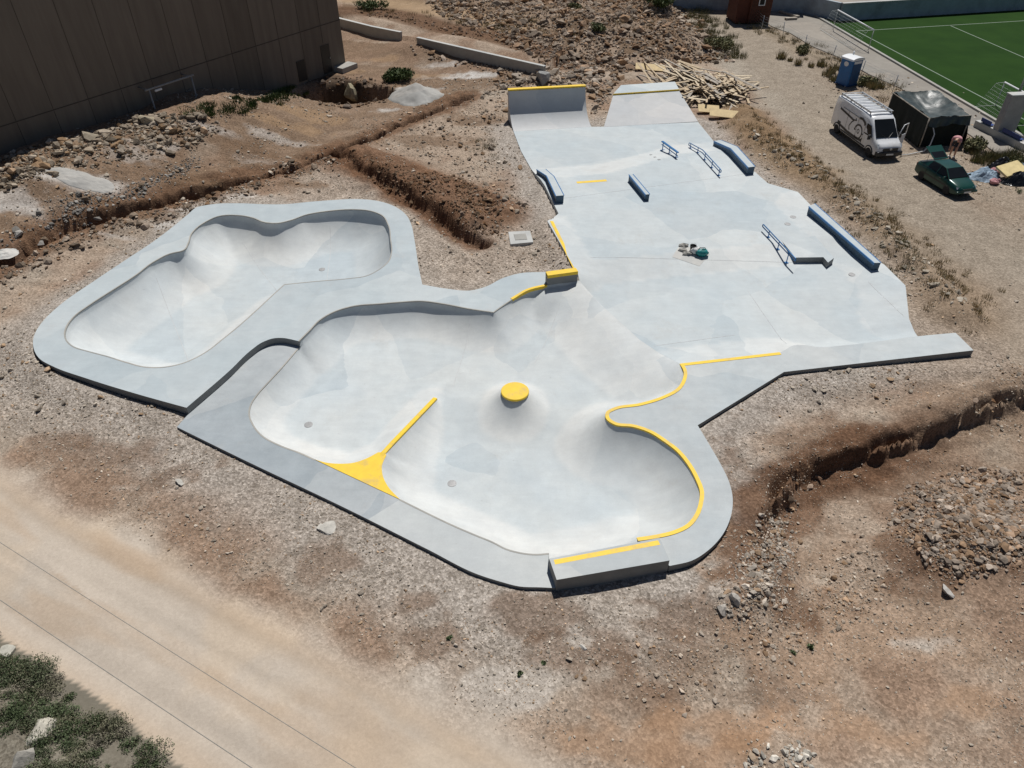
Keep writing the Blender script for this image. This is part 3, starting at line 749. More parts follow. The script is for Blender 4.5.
def rail(label, path, hb, posts, gap, name='grind_rail', r=.028, low=True, group='blue steel grind rails'):
    """path = top bar points (world); lower bar hangs gap below; posts at given fractions reach the floor"""
    root = empty(name, (path[0][0], path[0][1], zS(path[0])), 0, label, 'rail', group)
    P_ = [Vector(p) for p in path]
    cum = [0]
    for a, b in zip(P_[:-1], P_[1:]): cum.append(cum[-1]+(b-a).length)
    def pt(f):
        s = f*cum[-1]
        for i in range(len(P_)-1):
            if s <= cum[i+1]+1e-6: return P_[i].lerp(P_[i+1], (s-cum[i])/(cum[i+1]-cum[i]))
        return P_[-1]
    if low:
        g = Vector((0,0,-gap)); e0 = (P_[0]-P_[1]).normalized()*gap*.5; e1 = (P_[-1]-P_[-2]).normalized()*gap*.5
        loop = P_ + [P_[-1]+e1*.8+g*.2, P_[-1]+e1+g*.5, P_[-1]+e1*.8+g*.8] + [p+g for p in P_[::-1]] + [P_[0]+e0*.8+g*.8, P_[0]+e0+g*.5, P_[0]+e0*.8+g*.2, P_[0]]
        MB().tube(loop, r, 8).build('bar', M['blue'], root, smooth=True, world=True)
    for f in posts:
        p = pt(f); zf = zS(p)
        MB().tube([(p.x, p.y, zf), tuple(p)], r*.9, 8).build('post', M['blue'], root, smooth=True, world=True)
        MB().box((p.x, p.y, zf+.008), (.16, .16, .02), R(11)).build('base_plate', M['blue'], root, world=True)
    return root
rail('blue kinked double bar rail with five posts', [at(689.6,142.9,L0+.42), at(702.5,149.8,L1+.42), at(720.8,169.6,L1+.42)], 0, [.04, .27, .5, .74, .97], .17)
rail('blue double bar handrail at the step beside the long ledge', [at(763.6,224.6,L1+.36), at(795.3,258.2,L1+.32)], 0, [.2, .52, .82], .14)
# flat bench rail
ra, rb = at(662.2,141.3,.52), at(678,152.6,.62)
root = empty('grind_rail', (ra.x, ra.y, 0), 0, 'short blue flat bar rail on three legs', 'rail', 'blue steel grind rails')
MB().beam(ra, rb, .14, .06).build('bar', M['blue'], root, bevel=.01, world=True)
MB().beam(ra-Vector((0,0,.2)), rb-Vector((0,0,.2)), .04, .04).build('lower_bar', M['blue'], root, world=True)
for f in (.08, .5, .92):
    p = ra.lerp(rb, f); zf = zS(p)
    lg = MB(); lg.beam((p.x, p.y, zf), (p.x, p.y, p.z-.03), .05, .05); lg.build('leg', M['blue'], root, world=True)
    MB().box((p.x, p.y, zf+.012), (.30, .08, .024), R(20)).build('foot', M['blue'], root, world=True)
for px, py in [(651,154.6),(655,157.3),(659,160)]:
    p = at(px, py, .15); p.z = zS(p); p = at(px, py, p.z); z = zS(p)
    pl = MB(); pl.box((p.x, p.y, z+.008), (.16, .10, .016), R(20))
    for sx in (-.05, .05): pl.lathe([(0, .016), (.014, .016), (.014, .045), (0, .045)], (p.x+sx, p.y, z), 8)
    tag(pl.build('base_plate', M['iron'], None), 'small steel base plates bolted down where a rail is missing, beside the flat bar rail', 'base plate', 'bolted plates by the flat bar rail')
# things left on the repair patch
def blob(mb, c, r, sq=(1,1,1), seed=0, n=10, jit=.18):
    rg = random.Random(seed); vs = []; m = n+2
    for i in range(n//2+1):
        th = PI*i/(n//2)
        for k in range(m):
            ph = 2*PI*k/m; j = 1+rg.uniform(-jit, jit)
            vs.append((c[0]+r*sq[0]*j*math.sin(th)*math.cos(ph), c[1]+r*sq[1]*j*math.sin(th)*math.sin(ph), c[2]+r*sq[2]*j*math.cos(th)))
    fs = [(i*m+k, i*m+(k+1) % m, (i+1)*m+(k+1) % m, (i+1)*m+k) for i in range(n//2) for k in range(m)]
    return mb.add(vs, fs)
p = at(701.5,254,L1); z = zS(p); 
cb = empty('tool_bag', (p.x, p.y, z), 0, 'teal tool bag lying on the square repair patch', 'bag')
blob(MB(), (0,0,.16), .3, (1.1,.8,.6), 3).build('bag_body', M['teal'], cb, smooth=True)
MB().tube([(-.2,0,.28),(-.12,.02,.4),(.12,.02,.4),(.2,0,.28)], .018, 6).build('handle', M['black'], cb, smooth=True)
p = at(695.5,252.6,L1); z = zS(p)
tag(blob(MB(), (p.x, p.y, z+.15), .3, (1,.7,.6), 9, jit=.25).build('cement_sack', M['sack'], None, smooth=True), 'white slumped cement sack beside the teal tool bag', 'sack')
p = at(692.5,250.5,L1); z = zS(p)
bk_ = empty('bucket', (p.x, p.y, z), 0, 'dark builder bucket next to the white cement sack', 'bucket')
MB().lathe([(0,0),(.12,0),(.16,.28),(.145,.28),(.115,.02),(0,.02)], (0,0,0), 18).build('bucket_body', M['black'], bk_, angle=.6)
MB().tube([(.155*math.cos(a), .02, .28+.12*math.sin(a)) for a in np.linspace(0, PI, 9)], .006, 6).build('handle', M['steel'], bk_, smooth=True)
for i, (px, py, lab) in enumerate([(682.5,251,'broken concrete lump on the upper corner of the repair patch'), (686.8,253.5,'broken concrete lump halfway along the repair patch'), (684,246.2,'flat concrete shard at the top edge of the repair patch')]):
    p = at(px, py, L1); z = zS(p)
    tag(blob(MB(), (p.x, p.y, z+.05), .17, (1.4,.8,.5), 20+i, 8, .3).build('concrete_lump', M['slab'], None), lab, 'rubble')
# ================================================================== GROUND
def axis(segments):
    out = []
    for a, b, s in segments: out += list(np.arange(a, b, s))
    return np.array(out+[segments[-1][1]])
gx = axis([(-900,-200,70),(-200,-80,12),(-80,-40,.5),(-40,-22,.22),(-22,22,.11),(22,42,.18),(42,80,.5),(80,200,12),(200,900,70)])
gy = axis([(-300,-30,30),(-30,2,2),(2,6,.4),(6,28,.09),(28,50,.13),(50,95,.22),(95,130,1.2),(130,300,12),(300,1500,80)])
GX, GY = np.meshgrid(gx, gy)
def poly_i(pts, z=0): return [at2(a, b, z) for a, b in pts]
def wob(X, Y, s, a, seed): return (fbm(X*s, Y*s, seed, 4)-.5)*2*a
qp_fp = [qa, qb, (qb[0]+qn.x*2.2, qb[1]+qn.y*2.2), (qa[0]+qn.x*2.2, qa[1]+qn.y*2.2)]
bank_fp = [A, B, C_, E, G, D_]
trench_left = poly_i([(-40,292),(20,262),(60,240),(120,218),(165,204),(230,184),(290,168),(335,151),(400,124),(470,95)])
trench_mid = poly_i([(333,153),(362,172),(400,192),(430,210),(455,231),(480,243)])
trench_right = poly_i([(1060,380),(1010,393),(960,414),(915,434),(880,444),(845,452),(815,462),(790,478),(772,500),(764,522),(760,545)])
berm_right = poly_i([(740,112),(765,140),(800,165),(850,200),(900,240),(935,275),(960,310)])
mound_mid = poly_i([(360,160),(400,176),(450,195),(488,212)])
def zones():
    z = {}
    z['road_mid'] = poly_i([(-300,300),(-120,430),(0,545),(130,625),(250,695),(330,745),(420,810),(560,920)])
    return z
road_line = poly_i([(-300,365),(-120,468),(0,556),(130,632),(230,690),(330,750),(400,795),(560,900)])
track_line = poly_i([(640,-40),(690,0),(735,40),(790,90),(850,140),(905,195),(960,240),(1030,300),(1100,360)])
fence_i = [(700,-28),(728,-2),(743,10),(764,30),(783,36),(804,49),(831,60),(860,78),(892,91)]
BW0 = at2(346,66); BW1 = at2(0,126.8,3.5); BWD = np.array(BW1)-np.array(BW0); BWD /= np.linalg.norm(BWD); BWN = np.array((-BWD[1], BWD[0]))
if BWN[1] > 0: BWN = -BWN
spine_fp = [(p[0], p[1]) for p in triL] + [(p[0]+nrm.x*.2, p[1]+nrm.y*.2) for p in sl[::6]] + [(sp_b.x+dxy.x*.3, sp_b.y+dxy.y*.3)] + [(p[0]-nrm.x*.2, p[1]-nrm.y*.2) for p in sr[::-6]] + [(p[0], p[1]) for p in triR]
def simp(p): return p[::4] if len(p) > 60 else p
parkpolys = [simp(p) for p in (deckA, deckB, deckC, bowlB_loop, street_loop, rimA)] + [qp_fp, bank_fp, spine_fp]
def boxed(fun, X, Y, fill):
    m = (X > -24) & (X < 24) & (Y > 8) & (Y < 60); out = np.full(X.shape, fill, dtype=float if fill > 1 else bool)
    out[m] = fun(X[m], Y[m]); return out
def park_dist(X, Y): return boxed(lambda x, y: np.minimum.reduce([seg_dist(x, y, simp(p), True) for p in (deckA, deckB, deckC, street_loop)]), X, Y, 1e3)
def park_in(X, Y): return boxed(lambda x, y: np.logical_or.reduce([inside(x, y, p) for p in parkpolys]), X, Y, False)
PD = park_dist(GX, GY)
def ground_height(X, Y):
    far = np.clip((np.hypot(X, Y-30)-18)/25, 0, 1)
    z = -.12 + wob(X, Y, .16, .10, 3)*(.3+.7*far) + wob(X, Y, .9, .035, 5) + wob(X, Y, 3.1, .022, 6)
    # rubble hill beyond the ramps, terrace behind the retaining walls
    hillc = inside(X, Y, poly_i([(552,66),(585,62),(620,72),(690,60),(735,60),(690,0),(640,-40),(380,-40),(360,0),(430,16),(490,34),(530,48)]))
    hd_ = seg_dist(X, Y, poly_i([(552,66),(585,62),(620,72),(690,60),(735,60),(690,0),(640,-40),(380,-40),(360,0),(430,16),(490,34),(530,48)]), True)
    rise = np.where(hillc, sstep(0, 6, hd_), 0)
    z = z + rise*(1.5 + wob(X, Y, .22, .9, 21)) + rise*wob(X, Y, .9, .25, 22)
    wallline = [at2(330,15.5,1), at2(341,19,1), at2(401,32.5,1.05), at2(418,37.8,1.1), at2(480,52,1.1), at2(545,66.6,.9)]
    wd = seg_dist(X, Y, wallline)
    behind = inside(X, Y, wallline + poly_i([(590,20),(520,-60),(280,-60)]))
    z = z + np.where(behind, .35*(1-sstep(1.5, 4, wd)) + .9*sstep(1.2, 3.2, wd)*(1-rise)*.8, 0)
    # trenches with spoil
    def trench(z, line, wdt, dep, spoil, side_spoil=1.2):
        d = seg_dist(X, Y, line) + wob(X, Y, .6, .24, 31) + wob(X, Y, 1.7, .16, 32)
        z = z - dep*(1-sstep(wdt*.3, wdt*.75, d))
        return z + spoil*np.exp(-((d-side_spoil)/.55)**2)*(.55+.9*fbm(X*.9, Y*.9, 33))
    z = trench(z, trench_left, .5, .85, .12)
    z = trench(z, trench_mid, .85, .55, .10)
    dm = seg_dist(X, Y, mound_mid); z = z + .42*(1-sstep(1.0, 2.4, dm))*(.5+fbm(X*.9, Y*.9, 41)) + .1*np.exp(-(dm/2)**2)*wob(X, Y, 2.2, 1, 42)
    dug = np.exp(-(np.minimum.reduce([seg_dist(X, Y, trench_left), seg_dist(X, Y, trench_mid), dm, seg_dist(X, Y, trench_right)])/2.0)**2)
    z = z + dug*(wob(X, Y, 1.3, .24, 35) + wob(X, Y, 4.0, .08, 36))
    wf = at2(430,48); z = z + .38*np.exp(-(wd/1.6)**2) + .5*np.exp(-(np.hypot((X-wf[0])/4.5, (Y-wf[1]+1.2)/2.2))**2)
    # right cut : high bank on the far side, excavated floor on the near side
    d = seg_dist(X, Y, trench_right) + wob(X, Y, .9, .34, 51) + wob(X, Y, 2.0, .16, 52)
    near_side = inside(X, Y, trench_right + [at2(740,620), at2(700,768), (16, 0), (40, 6)])
    sd = np.where(near_side, d, -d)
    fade_ = sstep(0, 2.2, seg_dist(X, Y, [at2(757,560), at2(740,620), at2(700,768)]))
    z = z - fade_*(.72*sstep(-.28, .24, sd))*np.clip(1-sstep(1.5, 7.5, sd), 0, 1)*(near_side | (d < .6)) + .16*np.exp(-((sd+.6)/.6)**2)
    # berm along the right of the park
    d = seg_dist(X, Y, berm_right); z = z + .55*np.exp(-(d/1.3)**2)*(.6+.8*fbm(X*.6, Y*.6, 61)) + .07*np.exp(-(d/1.8)**2)*wob(X, Y, 2, 1, 62)
    # rubble pit in front of the building door
    pc = at2(343, 90); d = np.hypot((X-pc[0])/4.3, (Y-pc[1]+.3)/2.7) + wob(X, Y, .7, .16, 71) + wob(X, Y, 2.2, .08, 72)
    z = z - 2.3*(1-sstep(.66, .98, d))
    # stone bank along the building
    # rubble slope banked against the long wall of the building
    dw = (X-BW0[0])*BWN[0] + (Y-BW0[1])*BWN[1]; sw = (X-BW0[0])*BWD[0] + (Y-BW0[1])*BWD[1]
    bank = sstep(5, 17, sw)*(1-sstep(2.0, 10.5, dw))*(2.3 + wob(X, Y, .35, .35, 85) + wob(X, Y, 1.1, .16, 86)); z = z + np.where(dw > -3, bank, 0)
    # heaps
    for (px, py, r_, h) in [(960,535,3.2,.55),(1010,545,2.6,.45),(915,545,1.6,.35),(748,590,1.5,.45),(725,610,1.0,.3),(780,757,1.3,.28),(940,500,2.0,.3),(250,210,2,.3),(60,215,2,.3)]:
        c = at2(px, py); d = np.hypot(X-c[0], Y-c[1]); z = z + h*np.exp(-(d/(r_*.62))**2)*(.7+.6*fbm(X*1.3, Y*1.3, 91))
    # bottom left scrub bank
    sb = inside(X, Y, poly_i([(-200,560),(0,636),(60,672),(110,705),(150,740),(190,775),(260,860),(-400,860)])); d = seg_dist(X, Y, poly_i([(-200,560),(0,636),(60,672),(110,705),(150,740),(190,775),(260,860)]))
    z = z + np.where(sb, .35*sstep(0, 1.2, d), 0)
    # made ground right round the slabs
    dp = PD
    flat = 1-sstep(.3, 1.6, dp)
    zf = -.09 + .10*(1-sstep(22.6, 23.6, Y))*sstep(4.5, 6.5, X) + .14*(1-sstep(-19, -14, X))*sstep(18, 24, Y) + .10*(1-sstep(-12.6, -11.6, X)) + .37*np.exp(-(seg_dist(X, Y, [lb_out[0], lb_out[1]])/1.3)**2) + .12*np.exp(-(seg_dist(X, Y, [at2(545,186,L1), at2(558,212,L1)])/1.3)**2) + .012*wob(X, Y, 2.5, 1, 95)
    z = z*(1-flat) + zf*flat
    dr = seg_dist(X, Y, road_line); fr = 1-sstep(2.0, 3.6, dr); z = z*(1-fr) + (-.12+wob(X, Y, .3, .03, 97)-.025*np.exp(-((dr-.95)/.3)**2))*fr
    dt = seg_dist(X, Y, track_line); ft = (1-sstep(2.2, 4.0, dt)); z = z*(1-ft) + (-.1+wob(X, Y, .5, .04, 98))*ft
    # parking and pitch side are level
    pk = sstep(16.5, 19.5, X-.0*Y)*sstep(30, 34, Y)*(1-sstep(100, 110, Y)); pk = pk*sstep(0, 3, X-(.00*Y+19.5-(Y-38)*-.06)); z = z*(1-pk) + (-.06+wob(X, Y, .7, .03, 99))*pk
    ins = park_in(X, Y)
    outer_d = boxed(dp_outer, X, Y, 1e3)
    z = np.where(ins & (outer_d > .2), -3.2, np.where(ins, np.minimum(z, -.13), z))
    return z
def dp_outer(X, Y):
    """distance to open ground, for points inside the park"""
    best = np.full(X.shape, 1e9)
    lines = [deckA_out, deckB_out, frontC, backC[-int(len(backC)*.35):], [p for p in street_outer], [qa, qb], [E, G]]
    for l in lines: best = np.minimum(best, seg_dist(X, Y, simp(l)))
    return best
street_outer = [at2(920.5,336,.3), at2(907.5,323,L2)] + st + [lb_out[0], lb_out[1]]
dense_mask = (GX > -24) & (GX < 24) & (GY > 6) & (GY < 62)
GZ = ground_height(GX, GY)
def gz(x, y):
    """ground height at a point (bilinear from the built sheet)"""
    i = int(np.clip(np.searchsorted(gx, x)-1, 0, len(gx)-2)); j = int(np.clip(np.searchsorted(gy, y)-1, 0, len(gy)-2))
    u = (x-gx[i])/(gx[i+1]-gx[i]); v = (y-gy[j])/(gy[j+1]-gy[j])
    return float((GZ[j,i]*(1-u)+GZ[j,i+1]*u)*(1-v)+(GZ[j+1,i]*(1-u)+GZ[j+1,i+1]*u)*v)
def gzv(x, y):
    i = np.clip(np.searchsorted(gx, x)-1, 0, len(gx)-2); j = np.clip(np.searchsorted(gy, y)-1, 0, len(gy)-2)
    u = (x-gx[i])/(gx[i+1]-gx[i]); v = (y-gy[j])/(gy[j+1]-gy[j])
    return (GZ[j,i]*(1-u)+GZ[j,i+1]*u)*(1-v)+(GZ[j+1,i]*(1-u)+GZ[j+1,i+1]*u)*v
def atg(px, py):
    """site point on the built ground seen at photo pixel px,py (marched along the sight line)"""
    a, b = at(px, py, 4.5), at(px, py, -1.6)
    prev = a
    for i in range(1, 81):
        p = a.lerp(b, i/80)
        if p.z <= gz(p.x, p.y): return prev.lerp(p, .5)
        prev = p
    return b
def atg2(px, py): p = atg(px, py); return (p.x, p.y)
def poly_g(pts): return [atg2(*p) for p in pts]
M['gravelpile'] = concrete('crushed_rock', (.36,.35,.33), (.44,.43,.41), 9, .9)
# ---- soil colours (albedo) and stoniness
def lerp_c(C, col, m): return C*(1-m[..., None]) + np.array(col)*m[..., None]
def soil(X, Y):
    n1 = fbm(X*.13, Y*.13, 101, 5); n2 = fbm(X*.5, Y*.5, 102, 5); n3 = fbm(X*1.7, Y*1.7, 103, 4)
    C = np.zeros(X.shape+(3,)) + np.array((.305, .243, .188)); g = np.full(X.shape, .55)
    C = lerp_c(C, (.205,.132,.088), sstep(.46, .62, n1*.4+n2*.6)*.7)
    C = lerp_c(C, (.31,.27,.22), sstep(.55, .75, fbm(X*.3, Y*.3, 104, 5))*.7)
    def spot(px, py, rx, ry, col, a, gg=None, seed=0):
        nonlocal C, g
        c = atg2(px, py); d = np.hypot((X-c[0])/rx, (Y-c[1])/ry) + (n2-.5)*2.3 + (n3-.5)*1.5
        m = (1-sstep(.4, 1.15, d))*a; C = lerp_c(C, col, m)
        if gg is not None: g = g*(1-m)+gg*m
    # made gravel round the park
    dp = PD + (n2-.5)*1.6
    m = (1-sstep(.7, 2.6, dp))*.9; C = lerp_c(C, (.305,.277,.245), m); g = g*(1-m)+.8*m
    apron = inside(X, Y, poly_i([(0,300),(60,240),(200,190),(330,180),(420,200),(470,250),(560,230),(540,300),(0,420)]))
    d = seg_dist(X, Y, poly_i([(0,340),(40,400),(170,450),(300,530),(450,610),(640,620)])) + (n2-.5)*1.5
    m = (1-sstep(.6, 2.2, d))*.75; C = lerp_c(C, (.30,.268,.232), m); g = g*(1-m)+.85*m
    d = seg_dist(X, Y, poly_i([(330,186),(420,200),(470,262),(545,245)])) + (n2-.5)*1.0
    m = (1-sstep(1.2, 3.2, d))*.8; C = lerp_c(C, (.30,.255,.21), m); g = g*(1-m)+.9*m
    # reddish soil
    for s in [(110,455,2.2,.7),(175,480,1.6,.6),(60,440,1.6,.5),(330,565,1.6,.8),(415,605,1.0,.6),(425,640,.9,.6),(540,615,1.2,.5),(690,620,1.5,.8),(800,440,3,1.0),(745,470,1.2,1.2),(830,490,3,.9),(900,470,4,1.2),(1000,420,3,1),(690,660,2,.8),(600,650,1.4,.6),(760,690,1.4,.7),(640,700,1.2,.5)]:
        spot(s[0], s[1], s[2], s[3], (.15,.096,.063), .6, .5)
    for s in [(600,745,2.2,.7),(730,725,1.6,.5),(850,735,2.4,.8),(690,760,1.6,.5),(950,700,2,.7)]:
        spot(s[0], s[1], s[2], s[3], (.29,.185,.115), .65, .3)
    for s in [(800,560,3,1.2),(870,620,4,1.5),(930,650,4,1.2),(820,650,3,1)]: spot(*s, (.285,.205,.145), .7, .45)
    # pale dust
    for s in [(925,648,.9,.4,.8),(505,690,1.4,.45,.75),(430,680,.7,.4,.5),(580,640,.35,.18,.8),(640,612,.5,.2,.6),(935,640,.4,.2,.7),(880,243,1.1,.8,.8),(915,378,1.6,.6,.6),(855,372,1.2,.5,.5),(262,555,.35,.5,.7),(180,482,.5,.3,.6),(120,488,.5,.2,.3),(450,700,2,.5,.4),(770,420,.8,.4,.4),(345,85,.1,.1,0)]:
        spot(s[0], s[1], s[2], s[3], (.40,.365,.32), s[4], .4)
    # far left yard
    yard = inside(X, Y, poly_g([(-200,320),(60,250),(200,200),(335,155),(470,95),(560,80),(420,40),(345,40),(-200,200)]))
    ym = yard*1.0
    C = lerp_c(C, (.165,.112,.074), ym*.85*(1-sstep(.5,.7,n2)*.5)); g = np.where(yard, .55, g)
    for s in [(75,183,2.6,.9,.8),(30,205,2.2,.8,.55),(45,218,1.6,.6,.5),(120,152,2,.7,.4),(160,145,1.6,.5,.45),(205,128,1.6,.4,.5),(285,140,1.8,.5,.45),(255,160,1.4,.4,.3),(465,74,3.2,.9,.95),(415,90,2,.6,.8),(385,110,1.8,.7,.7),(20,262,1.4,.4,.4),(170,225,1.6,.5,.6),(240,195,1.2,.3,.4),(440,66,3,.6,.6),(180,212,2.4,.4,.55),(110,235,2,.4,.5)]:
        spot(s[0], s[1], s[2], s[3], (.44,.425,.40), s[4], .4)
    for s in [(310,115,2.6,.9),(300,130,3,.6),(380,60,3,.8),(430,75,3,.6),(20,160,2,1),(340,72,2,.6)]: spot(*s, (.265,.18,.11), .7, .3)
    # dug soil
    for line, wd, col in [(trench_left, 1.3, (.15,.088,.053)), (mound_mid, 2.6, (.145,.08,.046)), (trench_mid, 1.1, (.135,.075,.044)), (trench_right, 1.15, (.105,.058,.034))]:
        d = seg_dist(X, Y, line) + (n2-.5)*1.1; m = (1-sstep(wd*.5, wd*1.15, d))*.88; C = lerp_c(C, col, m); g = g*(1-m)+.6*m
    for s in [(770,560,1.4,1.6),(780,520,1.4,1.0),(960,540,3.4,1.6),(930,575,2,.8),(780,600,1.2,.9)]: spot(*s, (.16,.10,.065), .8, .5)
    spot(338, 92, 3.2, 1.9, (.06,.042,.03), .9, .4)  # soil blackened here to paint in the shadow inside the pit
    for s in [(430,140,2.5,1),(480,120,2.2,1),(300,185,2,.5),(120,215,3,.6),(200,185,3,.6),(250,150,3,.8)]: spot(*s, (.15,.098,.062), .7, .5)
    # hill
    hp = poly_i([(548,66),(585,62),(620,72),(690,60),(735,60),(690,0),(640,-60),(330,-60),(345,20),(400,30),(420,38),(480,50)]); m = inside(X, Y, hp)*.85
    C = lerp_c(C, (.25,.19,.14), m); C = lerp_c(C, (.165,.115,.075), m*sstep(.45,.6,n2))
    d = seg_dist(X, Y, poly_i([(345,18),(400,20),(440,34),(500,44),(560,62)])); m = (1-sstep(1.0,2.8,d))*.92; C = lerp_c(C, (.12,.07,.042), m)
    d = seg_dist(X, Y, poly_i([(340,4),(400,10),(460,22),(520,36)])); m = (1-sstep(.8,2.4,d))*.75; C = lerp_c(C, (.33,.235,.145), m); g = g*(1-m)+.2*m
    # gravel track and parking
    dt = seg_dist(X, Y, track_line) + (n2-.5)*2.2; m = (1-sstep(2.2, 4.4, dt))*.92; C = lerp_c(C, (.305,.275,.228), m); g = g*(1-m)+.5*m
    d = seg_dist(X, Y, berm_right) + (n2-.5)*1.6; m = (1-sstep(.8, 2.6, d))*.8; C = lerp_c(C, (.205,.14,.08), m); g = g*(1-m)+.5*m
    C = lerp_c(C, (.25,.195,.145), (1-sstep(2,7,seg_dist(X, Y, poly_i([(960,300),(1030,400)]))+(n2-.5)*3))*.6)
    d = seg_dist(X, Y, poly_i(fence_i)) + (n2-.5)*1.5; m = (1-sstep(.3, 1.5, d))*.7; C = lerp_c(C, (.23,.18,.10), m)
    pk = sstep(17, 21, X+(n2-.5)*3)*sstep(28, 33, Y)*.75; C = lerp_c(C, (.245,.205,.16), pk)
    # dirt road
    dr = seg_dist(X, Y, road_line) + (n2-.5)*1.2 + (n3-.5)*.35; m = (1-sstep(1.75, 3.1, dr))*.97
    tr = .5+.5*np.cos((seg_dist(X, Y, road_line)-.95)*3.3); rc = np.array((.445,.39,.325))
    C = lerp_c(C, rc, m); C = lerp_c(C, (.50,.405,.30), m*(1-tr)*.0 + m*sstep(.45,.65,fbm(X*.4,Y*.4,111))*.5); C = lerp_c(C, (.40,.29,.19), m*np.exp(-((seg_dist(X, Y, road_line)-1.75)/.35)**2)*.4)
    along_ = (X-road_line[0][0])*.83-(Y-road_line[0][1])*.56; perp_ = seg_dist(X, Y, road_line)*np.where((X-road_line[3][0])*.56+(Y-road_line[3][1])*.83 > 0, 1, -1)
    stk = fbm(perp_*2.4+50, along_*.10+50, 131, 5); C = C*(1+((stk-.5)*.24)[..., None]*m[..., None])
    for off in (-.95, -.2, .75, 1.5): C = C*(1-(.10*m*np.exp(-((perp_-off)/.16)**2)*(.4+fbm(along_*.3, perp_, 133)))[..., None])
    C = lerp_c(C, (.36,.25,.155), m*sstep(.55, .72, fbm(along_*.22, perp_*1.1, 135))*.35)
    g = g*(1-m) + .06*m
    # scrub soil
    sb = inside(X, Y, poly_i([(-200,560),(0,636),(60,672),(110,705),(150,740),(190,775),(260,860),(-400,860)])); C = np.where(sb[..., None], np.array((.16,.145,.115)), C)
    road_m = (seg_dist(X, Y, road_line) + (n2-.5)*1.2) < 2.5
    track_m = (seg_dist(X, Y, track_line) + (n2-.5)*2.2) < 3.2
    return C, g, road_m & ~sb, track_m
GC, GG, RM, TM = soil(GX, GY); GC = GC*np.array((1.10, 1.09, 1.085))
nyy, nxx = GX.shape
idx = np.arange(nyy*nxx).reshape(nyy, nxx)
quads = np.stack([idx[:-1,:-1], idx[:-1,1:], idx[1:,1:], idx[1:,:-1]], -1).reshape(-1, 4)
Vall = np.stack([GX, GY, GZ], -1).reshape(-1, 3); Call = GC.reshape(-1, 3); Gall = GG.reshape(-1)
lab = np.where(RM, 1, np.where(TM, 2, 0))[:-1, :-1].reshape(-1)
zq = GZ.reshape(-1)[quads]; keep = zq.max(axis=1) > -3.1          # nothing is built under the bowls and slabs
for code, nm in ((0, 'ground'), (1, 'dirt_road'), (2, 'gravel_track')):
    F = quads[(lab == code) & keep]; used_, inv = np.unique(F, return_inverse=True)
    me = fast_mesh(nm, Vall[used_], inv.reshape(-1, 4), Call[used_], {'grav': Gall[used_]})
    me.shade_smooth()
    tag(link_mesh(nm, me, M['ground'], smooth=True), kind='structure')

# ================================================================== STONES
def ico(sub):
    bm = bmesh.new(); bmesh.ops.create_icosphere(bm, subdivisions=sub, radius=1)
    V = np.array([v.co[:] for v in bm.verts]); F = np.array([[v.index for v in f.verts] for f in bm.faces]); bm.free(); return V, F
ICO = {1: ico(1), 2: ico(2)}
def stone_mesh(name, P, S, C, sub=1, flatten=.65, sink=.25, seed=1):
    rg = np.random.default_rng(seed); V0, F0 = ICO[sub]; n = len(P); k = len(V0)
    # 24 angular templates
    T = []
    for i in range(24):
        v = V0*(1+rg.uniform(-.22, .22, (k, 1)))
        for _ in range(8):
            nrm_ = rg.normal(size=3); nrm_ /= np.linalg.norm(nrm_); c_ = rg.uniform(.3, .75); dd = v@nrm_; v = v - np.clip(dd-c_, 0, None)[:, None]*nrm_
        T.append(v*rg.uniform(.7, 1.3, 3))
    T = np.array(T); ti = rg.integers(0, 24, n)
    a = rg.uniform(0, 2*PI, n); ca, sa = np.cos(a), np.sin(a)
    v = T[ti]*S[:, None, None]; v[:, :, 2] *= flatten
    tl = rg.uniform(-.5, .5, n); ct, st_ = np.cos(tl), np.sin(tl)
    y2 = v[:, :, 1]*ct[:, None]-v[:, :, 2]*st_[:, None]; z2 = v[:, :, 1]*st_[:, None]+v[:, :, 2]*ct[:, None]
    x3 = v[:, :, 0]*ca[:, None]-y2*sa[:, None]; y3 = v[:, :, 0]*sa[:, None]+y2*ca[:, None]
    out = np.stack([x3, y3, z2], -1) + P[:, None, :]; out[:, :, 2] += (S*(flatten-sink))[:, None]*.6
    F = (F0[None] + (np.arange(n)*k)[:, None, None]).reshape(-1, 3)
    me = fast_mesh(name, out.reshape(-1, 3), F, np.repeat(C*rg.uniform(.9, 1.1, (len(C), 1)), k, axis=0)); me.shade_flat(); return me
def stone_cols(n, rg, base=(.30,.26,.21), rust=.25):
    b = np.array(base)[None]*rg.uniform(.65, 1.35, (n, 1))
    rr = (rg.random(n) < rust)[:, None]; b = np.where(rr, b*np.array((.92,.74,.58)), b)
    pal = (rg.random(n) < .24)[:, None]; return np.where(pal, b*1.35+.04, b)
parkall = [deckA, deckB, deckC, bowlB_loop, street_loop, rimA, qp_fp, bank_fp]
def free(x, y, m=.1):
    ok = np.ones(x.shape, bool)
    return ~park_in(x, y)
def bigger(P, lab_): return P
def scatter(name, n, box, size, label_, seed, dens=None, base=(.36,.31,.25), rust=.2, sub=1, cat='stones'):
    rg = np.random.default_rng(seed); x = rg.uniform(box[0], box[1], n); y = rg.uniform(box[2], box[3], n)
    if dens is not None: k = rg.random(n) < dens(x, y); x, y = x[k], y[k]
    k = free(x, y); x, y = x[k], y[k]; n = len(x)
    S = np.minimum(size[0]*(1-rg.random(n))**(-1/size[2]), size[1])
    P = np.stack([x, y, gzv(x, y)], -1)
    me = stone_mesh(name, P, S, stone_cols(n, rg, base, rust), sub, seed=seed)
    return tag(link_mesh(name, me, M['stone']), label_, cat, kind='stuff')
def off_road(x, y, a=2.3, b=2.6):
    return (np.clip((seg_dist(x, y, road_line)-a)/1.0, 0.0, 1))*(np.clip((seg_dist(x, y, track_line)-b)/1.5, .06, 1))
